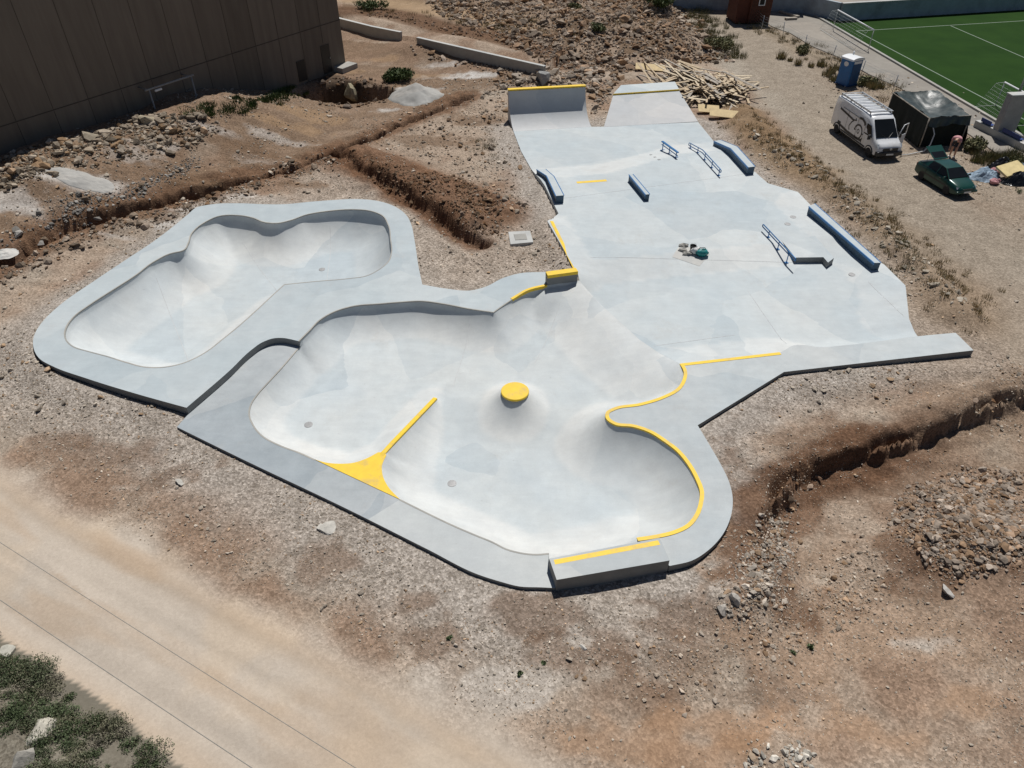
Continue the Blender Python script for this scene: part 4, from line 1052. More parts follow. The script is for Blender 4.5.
def dens_near(x, y):
    n = fbm(x*.45, y*.45, 201, 4); d = np.clip((n-.38)*4, .08, 1)
    sb = inside(x, y, poly_i([(-200,560),(0,636),(60,672),(110,705),(150,740),(190,775),(260,860),(-400,860)]))
    return d*off_road(x, y)*np.where(sb, 0, 1)
scatter('gravel', 150000, (-22, 22, 6.5, 24), (.012, .06, 2.7), 'small loose stones strewn over the bare ground round the front of the park', 301, dens_near)
scatter('gravel', 70000, (-40, 34, 20, 60), (.028, .15, 2.5), 'loose stones strewn over the bare ground beside and behind the park', 302, dens_near)
# rubble heaps : (name label, polygon px, count, size, base colour, rust)
def heap(label_, poly, n, size, seed, base=(.30,.26,.21), rust=.2, sub=1, name='rubble_heap', fade=.8, lift=0.):
    pl = poly_g(poly); xs = [p[0] for p in pl]; ys = [p[1] for p in pl]
    def dn(x, y): return np.where(inside(x, y, pl), np.clip(seg_dist(x, y, pl, True)/fade, .12, 1)*np.clip((fbm(x*.8, y*.8, seed)-.22)*3, .1, 1), 0)
    return scatter(name, n, (min(xs), max(xs), min(ys), max(ys)), size, label_, seed, dn, base, rust, sub, 'rubble')
heap('rubble hill of broken limestone beyond the quarter pipe', [(548,72),(585,66),(620,74),(700,66),(738,62),(700,15),(660,-10),(420,-12),(430,10),(470,30),(520,52)], 32000, (.085, .5, 2.5), 311, (.27,.215,.165), .35, 1)
heap('heap of grey rubble on the excavated ground at the right', [(895,545),(885,520),(900,490),(960,465),(1030,470),(1050,560),(1000,575),(960,592),(930,580)], 22000, (.034, .18, 2.4), 312, (.27,.22,.175), .4, 1)
heap('small heap of pale stones at the right tip of the bowl', [(710,590),(728,560),(748,525),(775,500),(800,500),(800,560),(792,600),(770,622),(740,632),(715,620)], 9000, (.028, .15, 2.4), 313, (.33,.285,.235), .2, 1)
heap('low heap of pale gravel at the bottom edge', [(742,766),(760,745),(795,740),(815,752),(812,775),(745,785)], 900, (.05, .12, 2.6), 314, (.38,.35,.30), .05, 1)
heap('bank of limestone lumps along the shaded building', [(-20,165),(40,145),(100,128),(150,114),(200,112),(225,128),(200,150),(110,165),(40,180),(-20,200)], 15000, (.06, .42, 2.3), 315, (.25,.205,.155), .2, 1)
heap('grey broken concrete heaped in the middle of the left yard', [(0,235),(40,205),(90,190),(140,180),(190,150),(215,165),(150,205),(90,230),(40,250),(0,258)], 9000, (.04, .26, 2.4), 316, (.215,.20,.18), .08, 1)
heap('rubble strewn along the foot of the long retaining wall', [(405,46),(420,44),(520,72),(545,78),(530,84),(470,70),(410,54)], 1600, (.07, .4, 2.3), 326, (.28,.22,.17), .25, 1)
heap('dark earth clods on the cut slope behind the retaining walls', [(345,16),(400,22),(440,34),(500,46),(548,62),(560,56),(500,36),(440,22),(400,12),(350,8)], 3500, (.06, .3, 2.3), 327, (.15,.10,.068), .3, 1)
heap('shade-darkened stones lining the pit by the building door', [(296,92),(320,78),(360,74),(390,82),(395,100),(360,110),(320,108)], 800, (.08, .34, 2.4), 317, (.15,.11,.08), .35, 1)  # base colour lowered to take in the pit's shadow
heap('stones along the cut bank of the right trench', [(755,550),(750,520),(770,490),(800,465),(850,452),(920,432),(1000,392),(1030,385),(1030,400),(960,425),(900,448),(830,470),(795,500),(790,550)], 13000, (.03, .2, 2.3), 318, (.19,.135,.095), .35, 1)
heap('clods on the dug mound between bowl and quarter pipe', [(335,155),(400,165),(470,180),(505,205),(505,240),(470,245),(420,210),(360,180)], 13000, (.035, .2, 2.3), 319, (.165,.11,.07), .3, 1)
heap('spoil clods along the left trench', [(-20,275),(60,235),(165,198),(290,160),(330,145),(345,165),(300,180),(190,215),(110,240),(40,275),(-20,300)], 12000, (.045, .26, 2.3), 320, (.20,.155,.115), .25, 1)
heap('stones scattered on the dry bank right of the long ledge', [(742,120),(780,140),(860,195),(930,255),(990,320),(940,330),(905,285),(860,235),(800,180),(750,150)], 3000, (.045, .22, 2.2), 321, (.31,.27,.215), .15, 1)
heap('stones scattered on the reddish ground below the right trench', [(640,640),(720,625),(800,560),(860,520),(900,590),(860,640),(780,680),(700,720),(620,700)], 7500, (.024, .11, 2.5), 322, (.33,.27,.21), .25, 1)
heap('stones on the foreground strip before the low deck', [(60,430),(170,460),(300,540),(450,610),(640,640),(620,700),(520,690),(400,660),(250,590),(100,500)], 9000, (.02, .10, 2.5), 323, (.33,.28,.225), .2, 1)
heap('stones between the dug mound and the quarter pipe', [(400,130),(470,105),(505,110),(515,150),(540,215),(500,215),(470,180),(420,160)], 1400, (.05, .25, 2.2), 324, (.27,.22,.17), .25, 1)
heap('pale rubble beside the far end of the retaining wall', [(500,70),(540,66),(590,66),(625,78),(612,95),(600,122),(592,118),(588,95),(508,88),(506,112),(480,100)], 5500, (.07, .45, 2.0), 325, (.27,.225,.18), .25, 1)
# single boulders
def boulder(px, py, r_, sq, col, label_, seed):
    p = atg(px, py+1)
    me = stone_mesh('boulder', np.array([[0, 0, 0]], float), np.array([r_]), np.array([col]), 2, sq, .3, seed)
    o = link_mesh('boulder', me, M['stone']); o.location = (p.x, p.y, gz(p.x, p.y)-r_*.06)
    return tag(o, label_, 'boulder')
boulder(328,527,.36,.35,(.42,.40,.36),'flat pale boulder on the gravel below the low deck',1)
boulder(180,482,.20,.5,(.44,.42,.38),'pale stone on the reddish ground left of the low deck corner',2)
boulder(40,733,.42,.55,(.46,.43,.36),'large cream boulder among the scrub in the bottom left corner',3)
boulder(8,652,.35,.5,(.44,.42,.36),'cream boulder at the upper end of the scrub',4)
boulder(25,758,.45,.5,(.34,.32,.28),'grey boulder at the bottom edge of the scrub',5)
boulder(583,647,.17,.5,(.50,.48,.44),'small whitish stone in front of the yellow striped box',6)
boulder(722,610,.2,.7,(.45,.41,.36),'largest rounded stone on the small heap at the right tip of the bowl',7)
boulder(735,600,.18,.7,(.40,.37,.33),'grey stone just above the largest one on the small heap',8)
boulder(945,590,.26,.7,(.42,.40,.37),'pale boulder at the foot of the grey rubble heap',9)
boulder(545,80,.95,.75,(.30,.30,.29),'big grey block of broken concrete behind the quarter pipe',10)
boulder(352,91,.9,1.0,(.33,.29,.20),'tall pale boulder standing in the pit by the building',11)
boulder(147,122,.75,.7,(.34,.29,.21),'biggest limestone boulder at the foot of the shaded building',12)
boulder(90,137,.0001+.6,.6,(.31,.265,.2),'wide limestone boulder left of the biggest one by the building',13)
# poured piles
def mound(name, px, py, rx, ry, h, mat, label_, cat, seed, pw=1.0):
    c = atg(px, py); m = 44; vs = []
    u, v = np.meshgrid(np.linspace(-1, 1, m+1), np.linspace(-1, 1, m+1)); a_ = np.arctan2(v, u); rr = np.maximum(np.abs(u), np.abs(v))
    k_ = 1+.35*(fbm(np.cos(a_)*1.5+seed, np.sin(a_)*1.5, seed)-.5)
    x = np.cos(a_)*rr*rx*k_; y = np.sin(a_)*rr*ry*k_
    z = h*np.clip(1-rr, 0, 1)**pw + .18*h*(fbm(x*1.6, y*1.6, seed+1)-.5)*(1-rr**4) + .06*(fbm(x*6, y*6, seed+2)-.5) - .06*(rr > .98)
    zg = gzv(c.x+x, c.y+y)
    me = fast_mesh(name, np.stack([x, y, z+zg-gz(c.x, c.y)], -1).reshape(-1, 3), np.stack([(np.arange(m)[:, None]*(m+1)+np.arange(m)), (np.arange(m)[:, None]*(m+1)+np.arange(m)+1), ((np.arange(m)[:, None]+1)*(m+1)+np.arange(m)+1), ((np.arange(m)[:, None]+1)*(m+1)+np.arange(m))], -1).reshape(-1, 4))
    o = link_mesh(name, me, mat, smooth=True); o.location = (c.x, c.y, gz(c.x, c.y)); return tag(o, label_, cat)
mound('gravel_cone', 417, 97, 2.2, 2.0, 1.0, M['gravelpile'], 'cone shaped pile of pale grey gravel beside the pit', 'gravel pile', 31)
mound('sand_pile', 80, 181, 1.7, .8, .3, M['gravelpile'], 'low pile of whitish crushed rock in the left yard', 'sand pile', 33, .8)
# ================================================================== BUILDING AND WALLS
def wall_frame(p0, p1):
    a = math.atan2(p1[1]-p0[1], p1[0]-p0[0]); return a, math.hypot(p1[0]-p0[0], p1[1]-p0[1])
brz = math.atan2(BWD[1], BWD[0])
bld = empty('building', (BW0[0], BW0[1], 0), brz, 'large tan panel clad hall in shade at the upper left', 'building')
# local x runs along the wall away from the corner; the wall faces local +y or -y
side = 1 if (Matrix.Rotation(brz, 2) @ Vector((0, 1))).dot(Vector(BWN)) > 0 else -1
HB, LB, JB = 13.0, 46.0, 3.5
MB().box((LB/2, -side*10.0, HB/2-1), (LB, 20.0, HB+2)).build('wall', M['panel'], bld)
MB().box((LB/2, -side*10.0, HB+.15), (LB+.3, 20.3, .3)).build('roof', M['slab'], bld, bevel=.03)
jt = MB()
for i in range(1, int(LB/2.2)): jt.box((i*2.2, side*.0, (HB+JB)/2), (.022, .03, HB-JB))
for i in range(1, int(LB/2.2)): jt.box((i*2.2, 0, JB/2-.5), (.022, .03, JB+1-.1))
jt.box((LB/2, 0, JB), (LB, .034, .05)); jt.build('panel_joint', M['joint'], bld)
dr = MB(); dr.box((2.1, side*.0, 1.05), (.95, .06, 2.1)); d_ = dr.build('door', M['door'], bld, bevel=.005)
MB().box((1.72, side*.05, 1.05), (.04, .05, .14)).build('handle', M['steel'], d_)
st_ = MB().box((4.9, side*.02, .85), (.85, .05, 1.5)).build('hatch_cover', M['door'], bld)
fr = MB()
for x in (15.4, 18.6): fr.tube([(x, side*1.0, 0), (x, side*1.0, 3.3)], .05, 8)
fr.tube([(15.2, side*1.0, 3.3), (18.9, side*1.0, 3.3)], .06, 8)
for x in (15.4, 18.6): fr.tube([(x, side*1.0, 3.25), (x, side*.0, 3.25)], .045, 8)
fr.build('porch_frame', M['iron'], bld, smooth=True)
MB().box((18.0, side*1.02, 3.12), (.5, .12, .12)).build('lamp_box', M['white'], bld, bevel=.02)
# retaining walls
def ret_wall(pts, h, label_):
    P_ = [at(px, py, hz) for px, py, hz in pts]
    root = empty('retaining_wall', (P_[0].x, P_[0].y, 0), 0, label_, 'wall')
    ribbon([(p.x, p.y, p.z) for p in P_], [(-.13, 0), (.13, 0), (.13, -2.2), (-.13, -2.2)]).build('wall_body', M['slab'], root, bevel=.012, world=True)
    ribbon([(p.x, p.y, p.z) for p in P_], [(-.15, .06), (.15, .06), (.15, .003), (-.15, .003)]).build('wall_top', M['pad'], root, world=True)
ret_wall([(330,15.5,1.0),(341,19,1.0),(373,27,1.05),(401,32.5,1.1)], 1.1, 'short low concrete retaining wall next to the corner of the building')
ret_wall([(417.5,37.8,1.15),(480,52,1.1),(545,66.6,.9)], 1.1, 'long low concrete retaining wall running down to the rubble')
# steps by the door
p = atg(346, 70); MB().box((p.x, p.y, p.z+.15), (1.8, 1.0, .5), brz).build('door_step', M['slab'], None, bevel=.02)
tag(bpy.data.objects['door_step'], 'pale concrete slab lying at the corner of the building', 'slab')

# ================================================================== PITCH AND ITS SURROUNDINGS
def sheet(name, poly, z, mat, kind='structure', parent=None):
    V, F = cdt([poly], []); me = bpy.data.meshes.new(name); me.from_pydata([(x, y, z) for x, y in V], [], [tuple(f) for f in F])
    o = link_mesh(name, me, mat, parent, False, bool(parent))
    if kind: o['kind'] = kind
    return o
k0, k1 = Vector(at(820,18.8)), Vector(at(995,121)); kd = (k1-k0).normalized(); kn = Vector((kd.y, -kd.x, 0))
if kn.x < 0: kn = -kn
kA, kB = k0-kd*3, k1+kd*30
far = kn
w0, w1 = Vector(at(838,21)), Vector(at(1024,9.5)); wd_ = (w1-w0).normalized()
c0 = k0 + kd*((w0-k0).dot(kd)); 
pitch_poly = [(kA.x, kA.y), (kB.x, kB.y), (kB.x+75, kB.y+5), (w0.x+wd_.x*75, w0.y+wd_.y*75)]
pitch = sheet('football_pitch', pitch_poly, .02, M['turf'])
pth = poly_i([(700,-28),(728,-2),(743,8),(764,26),(783,33),(804,46),(831,57),(860,74),(892,88),(960,135),(1060,205)])
path_poly = [(p[0]+.7, p[1]) for p in pth] + [(kB.x, kB.y), (kA.x, kA.y), (kA.x-3, kA.y+6)]
M['path'] = concrete('sandy_paving', (.265,.24,.21), (.31,.285,.25), 8, .8)
sheet('footpath', path_poly, -.01, M['path'])
ribbon([(kA.x, kA.y, 0), (kB.x, kB.y, 0)], [(-.12, .12), (.12, .12), (.12, -.2), (-.12, -.2)]).build('kerb', M['slab'], None)['kind'] = 'structure'
def line_mark(a, b, w=.11):
    a = Vector(a); b = Vector(b); ribbon([(a.x, a.y, .026), (b.x, b.y, .026)], [(-w/2, .0), (w/2, .0), (w/2, -.003), (-w/2, -.003)]).build('line_marking', M['linegrey'], pitch, world=True)
l0, l1 = at(856,31), at(1001,107.6); line_mark(l0, l1+(l1-l0)*1.0)
line_mark(at(857,31.2), at(1024,21)+(at(1024,21)-at(857,31.2))*1.2)
b0, b1 = at(950.5,26), at(1024,57.8); line_mark(b0, b1+(b1-b0)*1.5)
def goal(px0, px1, h, depth, label_, into):
    a = at(*px0, h); b = at(*px1, h); root = empty('goal', (a.x, a.y, 0), 0, label_, 'goal', None)
    f = MB(); f.tube([(a.x, a.y, .02), (a.x, a.y, h)], .032, 8); f.build('post', M['net'], root, smooth=True, world=True)
    f = MB(); f.tube([(b.x, b.y, .02), (b.x, b.y, h)], .032, 8); f.build('post', M['net'], root, smooth=True, world=True)
    MB().tube([tuple(a), tuple(b)], .06, 8).build('crossbar', M['white'], root, smooth=True, world=True)
    n = into.normalized(); nt_ = MB(); bk_m = MB()
    for q in (a, b):
        bk_m.tube([(q.x, q.y, h), (q.x+n.x*depth*.4, q.y+n.y*depth*.4, h-.03), (q.x+n.x*depth, q.y+n.y*depth, .05), (q.x, q.y, .05)], .016, 6)
    bk_m.tube([(a.x+n.x*depth, a.y+n.y*depth, .05), (b.x+n.x*depth, b.y+n.y*depth, .05)], .016, 6)
    bk_m.build('net_frame', M['net'], root, smooth=True, world=True)
    L = (b-a); m = int(L.length/.16)
    prof_ = [(0, h), (depth*.4, h-.03), (depth, .05)]
    for i in range(m+1):
        q = a+L*(i/m); nt_.tube([(q.x+n.x*o, q.y+n.y*o, z) for o, z in prof_], .004, 3, False)
    for k in range(9):
        t = k/8; o = depth*.4+(depth*.6)*t; z = h-.03+(.08-h)*t; nt_.tube([(a.x+n.x*o, a.y+n.y*o, z), (b.x+n.x*o, b.y+n.y*o, z)], .004, 3, False)
    nt_.build('net', M['net'], root, world=True)
goal((838,10), (874,30), 1.65, 1.3, 'white football goal standing on the far touchline of the pitch', Vector((-1, -.1, 0)))
goal((1005,82.3), (1040,101), 1.65, 1.6, 'white football goal beside the concrete pillar at the right edge', Vector((-1, -.15, 0)))
pw = empty('perimeter_wall', (w0.x, w0.y, 0), 0, 'low blue grey wall along the far end of the football pitch', 'wall')
wq = w0+wd_*80; ribbon([(w0.x, w0.y, 0), (wq.x, wq.y, 0)], [(-.15, 1.5), (.15, 1.5), (.15, -.5), (-.15, -.5)]).build('wall_body', M['plaster'], pw, world=True)
ribbon([(w0.x, w0.y, 0), (wq.x, wq.y, 0)], [(-.19, 1.60), (.19, 1.60), (.19, 1.503), (-.19, 1.503)]).build('wall_top', M['pad'], pw, world=True)
v0, v1, v2 = at(770,10.5), at(803,13), at(837,20.8)
cb_ = empty('clubhouse_wall', (v0.x, v0.y, 0), 0, 'pale blue grey clubhouse wall with small dark windows behind the paved yard', 'wall')
ribbon([(v0.x-14, v0.y+2, 0), (v0.x, v0.y, 0), (v1.x, v1.y, 0)], [(-.15, 3.6), (.15, 3.6), (.15, -.3), (-.15, -.3)]).build('wall_body', M['plaster'], cb_, world=True)
ribbon([(v1.x, v1.y, 0), (v2.x, v2.y, 0)], [(-.15, 1.6), (.15, 1.6), (.15, -.3), (-.15, -.3)]).build('low_wall', M['plaster'], cb_, world=True)
for f in (.25, .55, .8):
    q = v0.lerp(v1, f); wn = MB().box((q.x, q.y-.12, 2.0), (1.0, .18, .7), math.atan2((v1-v0).y, (v1-v0).x)).build('window', M['glass'], cb_, world=True)
tag(sheet('sand_yard', [(w0.x+1, w0.y+.6), (wq.x, wq.y+.6), (wq.x+30, wq.y+70), (w0.x-20, w0.y+70)], .6, M['path']), kind='structure')
# paving things near the hut
for i, (px, py, l_, rz, lb) in enumerate([(789,14,2.6,-1.1,'grey timber baulk lying on the paving by the clubhouse wall'), (791,18.5,1.2,.2,'flat grey plank lying across the end of the timber baulk')]):
    p = at(px, py, .1); tag(MB().box((p.x, p.y, .1), (l_, .35, .2), rz).build('timber_baulk', M['woodgrey'], None, bevel=.02), lb, 'timber')
# red-brown hut
h0, h1 = at(747.5,23.4), at(768.5,22.9); hz = math.atan2((h1-h0).y, (h1-h0).x); hw = (h1-h0).length
hut = empty('hut', (h0.x, h0.y, 0), hz, 'red brown timber hut with a small white framed window', 'hut')
MB().box((hw/2, 1.8, 1.55), (hw, 3.6, 3.1)).build('wall', M['redwood'], hut)
MB().prism([(-.3, -.3), (hw+.3, -.3), (hw+.3, 3.9), (-.3, 3.9)], [3.1, 3.1, 3.6, 3.6], [3.22, 3.22, 3.72, 3.72]).build('roof', M['slab'], hut, bevel=.01)
bd = MB()
for i in range(1, 12): bd.box((hw*i/12, -.004, 1.55), (.03, .02, 3.08))
bd.build('board_joint', M['joint'], hut)
wn = MB(); wx, wz = hw*.5, 1.85
for dx, dz, sx, sz in ((0,.27,.62,.08),(0,-.27,.62,.08),(-.27,0,.08,.46),(.27,0,.08,.46)): wn.box((wx+dx, -.03, wz+dz), (sx, .06, sz))
wo = wn.build('window', M['white'], hut); MB().box((wx, -.015, wz), (.46, .02, .46)).build('pane', M['glass'], wo)
MB().box((-.6, 1.5, 1.3), (1.2, 2.6, 2.6)).build('side_annex', M['redwood'], hut)
# fence: thin posts with wires
fp = [at2(728,-2), at2(745,14), at2(761,30), at2(783,37), at2(804,50), at2(831,61), at2(860,77), at2(892,92)]
fn = empty('wire_fence', (fp[3][0], fp[3][1], 0), 0, 'thin wire fence on leaning metal posts between the gravel track and the paved path', 'fence')
rgf = random.Random(3); tops = []
for x, y in fp:
    dx, dy = rgf.uniform(-.12, .12), rgf.uniform(-.12, .12); MB().tube([(x, y, -.2), (x+dx, y+dy, 1.25)], .03, 8).build('post', M['steel'], fn, smooth=True, world=True); tops.append((dx, dy))
wr = MB()
for h in (.25, .5, .75, 1.0, 1.18):
    for i in range(len(fp)-1):
        a = (fp[i][0]+tops[i][0]*h/1.25, fp[i][1]+tops[i][1]*h/1.25, h); b = (fp[i+1][0]+tops[i+1][0]*h/1.25, fp[i+1][1]+tops[i+1][1]*h/1.25, h)
        wr.tube([a, ((a[0]+b[0])/2, (a[1]+b[1])/2, h-.04), b], .005, 4, False)
wr.build('wire', M['steel'], fn, world=True)
# pillar, floodlight pole, low wall, seats
p = at(996.5,136.5); pr_ = math.atan2(kd.y, kd.x)
pil = empty('pillar', (p.x, p.y, 0), pr_+PI/2, 'tall flat grey concrete pillar beside the pitch', 'pillar')
MB().prism([(-.2,-.15),(1.05,-.15),(1.05,.4),(-.2,.4)], -.2, 2.62).build('shaft', M['pillar'], pil, bevel=.03)
MB().prism([(-.24,-.19),(1.09,-.19),(1.09,.44),(-.24,.44)], 2.623, 2.72).build('cap', M['pad'], pil, bevel=.02)
p = at(1009,116); fl = empty('floodlight_pole', (p.x, p.y, 0), 0, 'slim grey floodlight pole behind the pillar', 'pole')
MB().tube([(0,0,0),(0,0,11)], [.10, .06], 12).build('pole', M['steel'], fl, smooth=True)
MB().box((0,0,11.1), (1.2,.3,.5)).build('lamp_head', M['steel'], fl, bevel=.03)
MB().lathe([(0,0),(.2,0),(.2,.04),(0,.04)], (0,0,0), 16).build('base_plate', M['steel'], fl)
q0, q1 = at(978.5,119.5,.45), at(1045,152,.45)
lw_ = empty('low_seat_wall', (q0.x, q0.y, 0), 0, 'low concrete wall carrying blue seats along the pitch', 'wall')
ribbon([(q0.x, q0.y, 0), (q1.x, q1.y, 0)], [(-.22, .42), (.22, .42), (.22, -.2), (-.22, -.2)]).build('wall_body', M['pad'], lw_, bevel=.015, world=True)
sdv = (q1-q0).normalized(); srz = math.atan2(sdv.y, sdv.x)
def seat(pos):
    root = empty('stadium_seat', pos, srz, 'blue moulded plastic seat on the low wall by the pitch', 'seat', 'blue seats on the low wall')
    MB().prism([(-.19,-.2),(.19,-.2),(.21,.2),(-.21,.2)], [.0,.0,.02,.02], [.05,.05,.07,.07]).build('seat', M['seatblue'], root, bevel=.015)
    MB().prism([(-.2,-.22),(.2,-.22),(.17,-.17),(-.17,-.17)], .03, .36).build('backrest', M['seatblue'], root, bevel=.015)
    MB().box((0,0,-.03), (.2,.2,.06)).build('bracket', M['black'], root); root.scale = (.8,.8,.75)
    return root
s0 = None
for px in (984.8, 988.3, 991.8, 1007, 1010.6, 1014.2, 1017.8, 1021.4):
    f = (px-978.5)/(1045-978.5); q = q0.lerp(q1, f)
    if s0 is None: s0 = seat((q.x, q.y, .48))
    else: c = copy_tree(s0); c.location = (q.x, q.y, .48)

# ================================================================== PORTABLE TOILET
p = at(848.5,86.5); loo = empty('portable_toilet', (p.x+.05, p.y+.7, -.05), R(27), 'blue portable toilet with a white roof on the gravel', 'toilet')
MB().box((0,0,1.08), (.98,.98,1.98)).build('cabin', M['loo'], loo, bevel=.03)
MB().box((0,0,.06), (1.06,1.06,.12)).build('base', M['loodark'], loo, bevel=.02)
rf = MB(); n = 9; vs = []
for j in (-.54, .54):
    for i in range(n): a = PI*i/(n-1); vs.append((-.56*math.cos(a), j, 2.08+.24*math.sin(a)**.7))
rf.add(vs, [tuple(range(n)), tuple(range(2*n-1, n-1, -1))]+[(i, i+1, n+i+1, n+i) for i in range(n-1)]+[(0, n, 2*n-1, n-1)]); rf.build('roof', M['white'], loo, angle=.6)
dr = MB().box((.02,-.50,1.02), (.74,.03,1.72)).build('door', M['loodark'], loo, bevel=.01); MB().box((.32,-.525,1.0), (.05,.03,.16)).build('handle', M['black'], dr)
MB().box((.02,-.505,1.92), (.7,.03,.2)).build('vent_panel', M['white'], loo, bevel=.008)
MB().lathe([(0,0),(.19,0),(.19,.012),(0,.012)], (0,0,0), 20).build('round_label', M['white'], loo).matrix_local = Matrix.Translation((-.49,0,1.75)) @ Matrix.Rotation(-PI/2, 4, 'Y')
MB().tube([(.3,.3,2.2),(.3,.3,2.55)], .05, 8).build('vent_pipe', M['white'], loo, smooth=True)
loo.scale = (1.12, 1.12, .90)

# ================================================================== VEHICLES
def ring(x, zb, zt, hw, tp, rake=0):
    h = zt-zb; t1 = 1-tp*.55; t2 = 1-tp
    half = [(.90,0),(.985,.05),(1,.16),(1,.42),(.995,.58),(t1,.86),(t2*.985,.965),(t2*.86,1.0),(t2*.4,1.012),(0,1.015)]
    pts = [(-hw*a, zb+h*b) for a, b in half] + [(hw*a, zb+h*b) for a, b in half[::-1][1:]]
    return [(x+rake*((z-zb)/max(h,.01)), y, z) for y, z in pts]
def loft(rings):
    mb = MB(); k = len(rings[0]); vs = [p for r_ in rings for p in r_]
    fs = [(i*k+q, i*k+(q+1) % k, (i+1)*k+(q+1) % k, (i+1)*k+q) for i in range(len(rings)-1) for q in range(k)]
    return mb.add(vs, fs+[tuple(range(k))[::-1], tuple((len(rings)-1)*k+q for q in range(k))])
def wheel(parent, x, y, r_, w_):
    s = 1 if y > 0 else -1
    o = MB().lathe([(r_*.62, -w_/2),(r_*.9, -w_/2),(r_, -w_*.36),(r_, w_*.36),(r_*.9, w_/2),(r_*.62, w_/2)], (0,0,0), 26).build('wheel', M['dark'], parent, angle=.6)
    o.matrix_local = Matrix.Translation((x, y, r_)) @ Matrix.Rotation(-s*PI/2, 4, 'X')
    rim = MB(); rim.lathe([(0, w_*.30),(r_*.12, w_*.36),(r_*.2, w_*.3),(r_*.5, w_*.24),(r_*.6, w_*.42),(r_*.64, w_*.42),(r_*.64, -w_*.3),(0,-w_*.3)], (0,0,0), 26); rim.build('rim', M['steel'], o, angle=.6)
    return o
def quad(pts, name, mat, parent, th=.012):
    """thin curved plate from 4 corners, thickness along its normal"""
    p = [Vector(q) for q in pts]; n = (p[1]-p[0]).cross(p[3]-p[0]).normalized()*th
    return MB().add(list(p)+[q+n for q in p], [(0,3,2,1),(4,5,6,7),(0,1,5,4),(1,2,6,5),(2,3,7,6),(3,0,4,7)]).build(name, mat, parent)
# ---- white van
vh = Vector((.148,-.989)).normalized()
van = empty('van', (23.08, 46.38, gz(23.08,46.38)), math.atan2(vh.y, vh.x), 'white high roof panel van with roof rack and a black bicycle drawing on its side', 'van'); van.scale = (.94, .90, .88); van.location.x -= .35
vb = [ring(-3.1,.45,2.42,.95,.10), ring(-3.05,.36,2.5,.985,.10), ring(-2.0,.34,2.52,1.0,.10), ring(0,.34,2.52,1.0,.10), ring(1.0,.34,2.50,1.0,.11), ring(1.35,.34,2.36,1.0,.14), ring(1.85,.34,1.84,1.0,.18), ring(2.32,.34,1.32,.99,.12), ring(2.7,.34,1.16,.96,.14), ring(2.92,.36,1.02,.90,.2), ring(3.0,.42,.86,.80,.25)]
loft(vb).build('body', M['vanwhite'], van, angle=.7)
quad([(2.29,-.78,1.37),(2.29,.78,1.37),(1.40,.70,2.32),(1.40,-.70,2.32)], 'windscreen', M['glass'], van, .035)
for s in (-1, 1):
    pts = [(2.10,s*1.0,1.30),(1.15,s*1.004,1.30),(1.15,s*.955,2.0),(1.62,s*.94,1.98)]
    quad(pts if s < 0 else pts[::-1], 'side_window', M['glass'], van, .014)
    m_ = MB().box((2.0, s*1.14, 1.35), (.12,.2,.34)).build('mirror', M['black'], van, bevel=.03)
    quad([(2.99,s*.5,.86),(2.93,s*.88,.88),(2.72,s*.93,1.12),(2.80,s*.62,1.10)][::s*-1], 'headlight', M['head'], van, .03)
    MB().box((-3.1, s*.86, 1.2), (.06,.12,.6)).build('tail_light', M['red'], van, bevel=.01)
    MB().box((0, s*1.0, .5), (3.2,.03,.1)).build('side_moulding', M['black'], van, bevel=.008)
bmp = MB(); bmp.box((2.93,0,.52), (.34,1.86,.34)); bmp.build('front_bumper', M['black'], van, bevel=.06, angle=.8)
MB().box((3.03,0,.82), (.06,1.1,.22)).build('grille', M['black'], van, bevel=.03); MB().lathe([(0,0),(.11,0),(.09,.03),(0,.03)], (0,0,0), 4).build('emblem', M['steel'], van).matrix_local = Matrix.Translation((3.06,0,.86)) @ Matrix.Rotation(PI/2, 4, 'Y')
MB().box((3.11,0,.50), (.015,.52,.11)).build('number_plate', M['plate'], van)
MB().box((-3.12,0,.46), (.12,1.8,.2)).build('rear_bumper', M['black'], van, bevel=.03)
for x in (2.15, -2.15):
    for s in (-1, 1):
        wheel(van, x, s*.88, .34, .24)
        ar = MB(); ar.tube([(x+.42*math.cos(a), s*.985, .36+.42*math.sin(a)) for a in np.linspace(0, PI, 13)], .05, 6); ar.build('wheel_arch', M['black'], van, smooth=True)
rk = MB()
for s in (-1, 1): rk.box((-1.0, s*.78, 2.68), (3.9,.05,.07)); rk.box((-1.0, s*.78, 2.60), (3.9,.03,.03))
for x in (-2.9,-1.6,-.3,.9):
    for s in (-1, 1): rk.box((x, s*.78, 2.58), (.06,.05,.16))
for x in np.linspace(-2.9, .9, 8): rk.box((x, 0, 2.66), (.07,1.54,.04))
rk.box((.97,0,2.7), (.05,1.6,.05)); rk.build('roof_rack', M['steel'], van)
# bicycle drawing, black vinyl 4 mm proud of the right flank
def stroke(pts, w_, name='bicycle_graphic'):
    mb = MB(); n = len(pts); vs = []
    for i, (x, z) in enumerate(pts):
        a = pts[max(i-1, 0)]; b = pts[min(i+1, n-1)]; dx, dz = b[0]-a[0], b[1]-a[1]; l = math.hypot(dx, dz) or 1; wx, wz = -dz/l*w_/2, dx/l*w_/2
        for sg in (-1, 1):
            for yy in (-1.004, -.99): zz = z+wz*sg; vs.append((x+wx*sg, yy*(1-max(0, zz-1.6)*.055), zz))
    fs = []
    for i in range(n-1):
        a, b = i*4, i*4+4; fs += [(a,b,b+2,a+2),(a+1,a+3,b+3,b+1),(a,a+1,b+1,b),(a+2,b+2,b+3,a+3)]
    fs += [(0,2,3,1),(4*n-4,4*n-3,4*n-1,4*n-2)]
    return mb.add(vs, fs)
gph = MB()
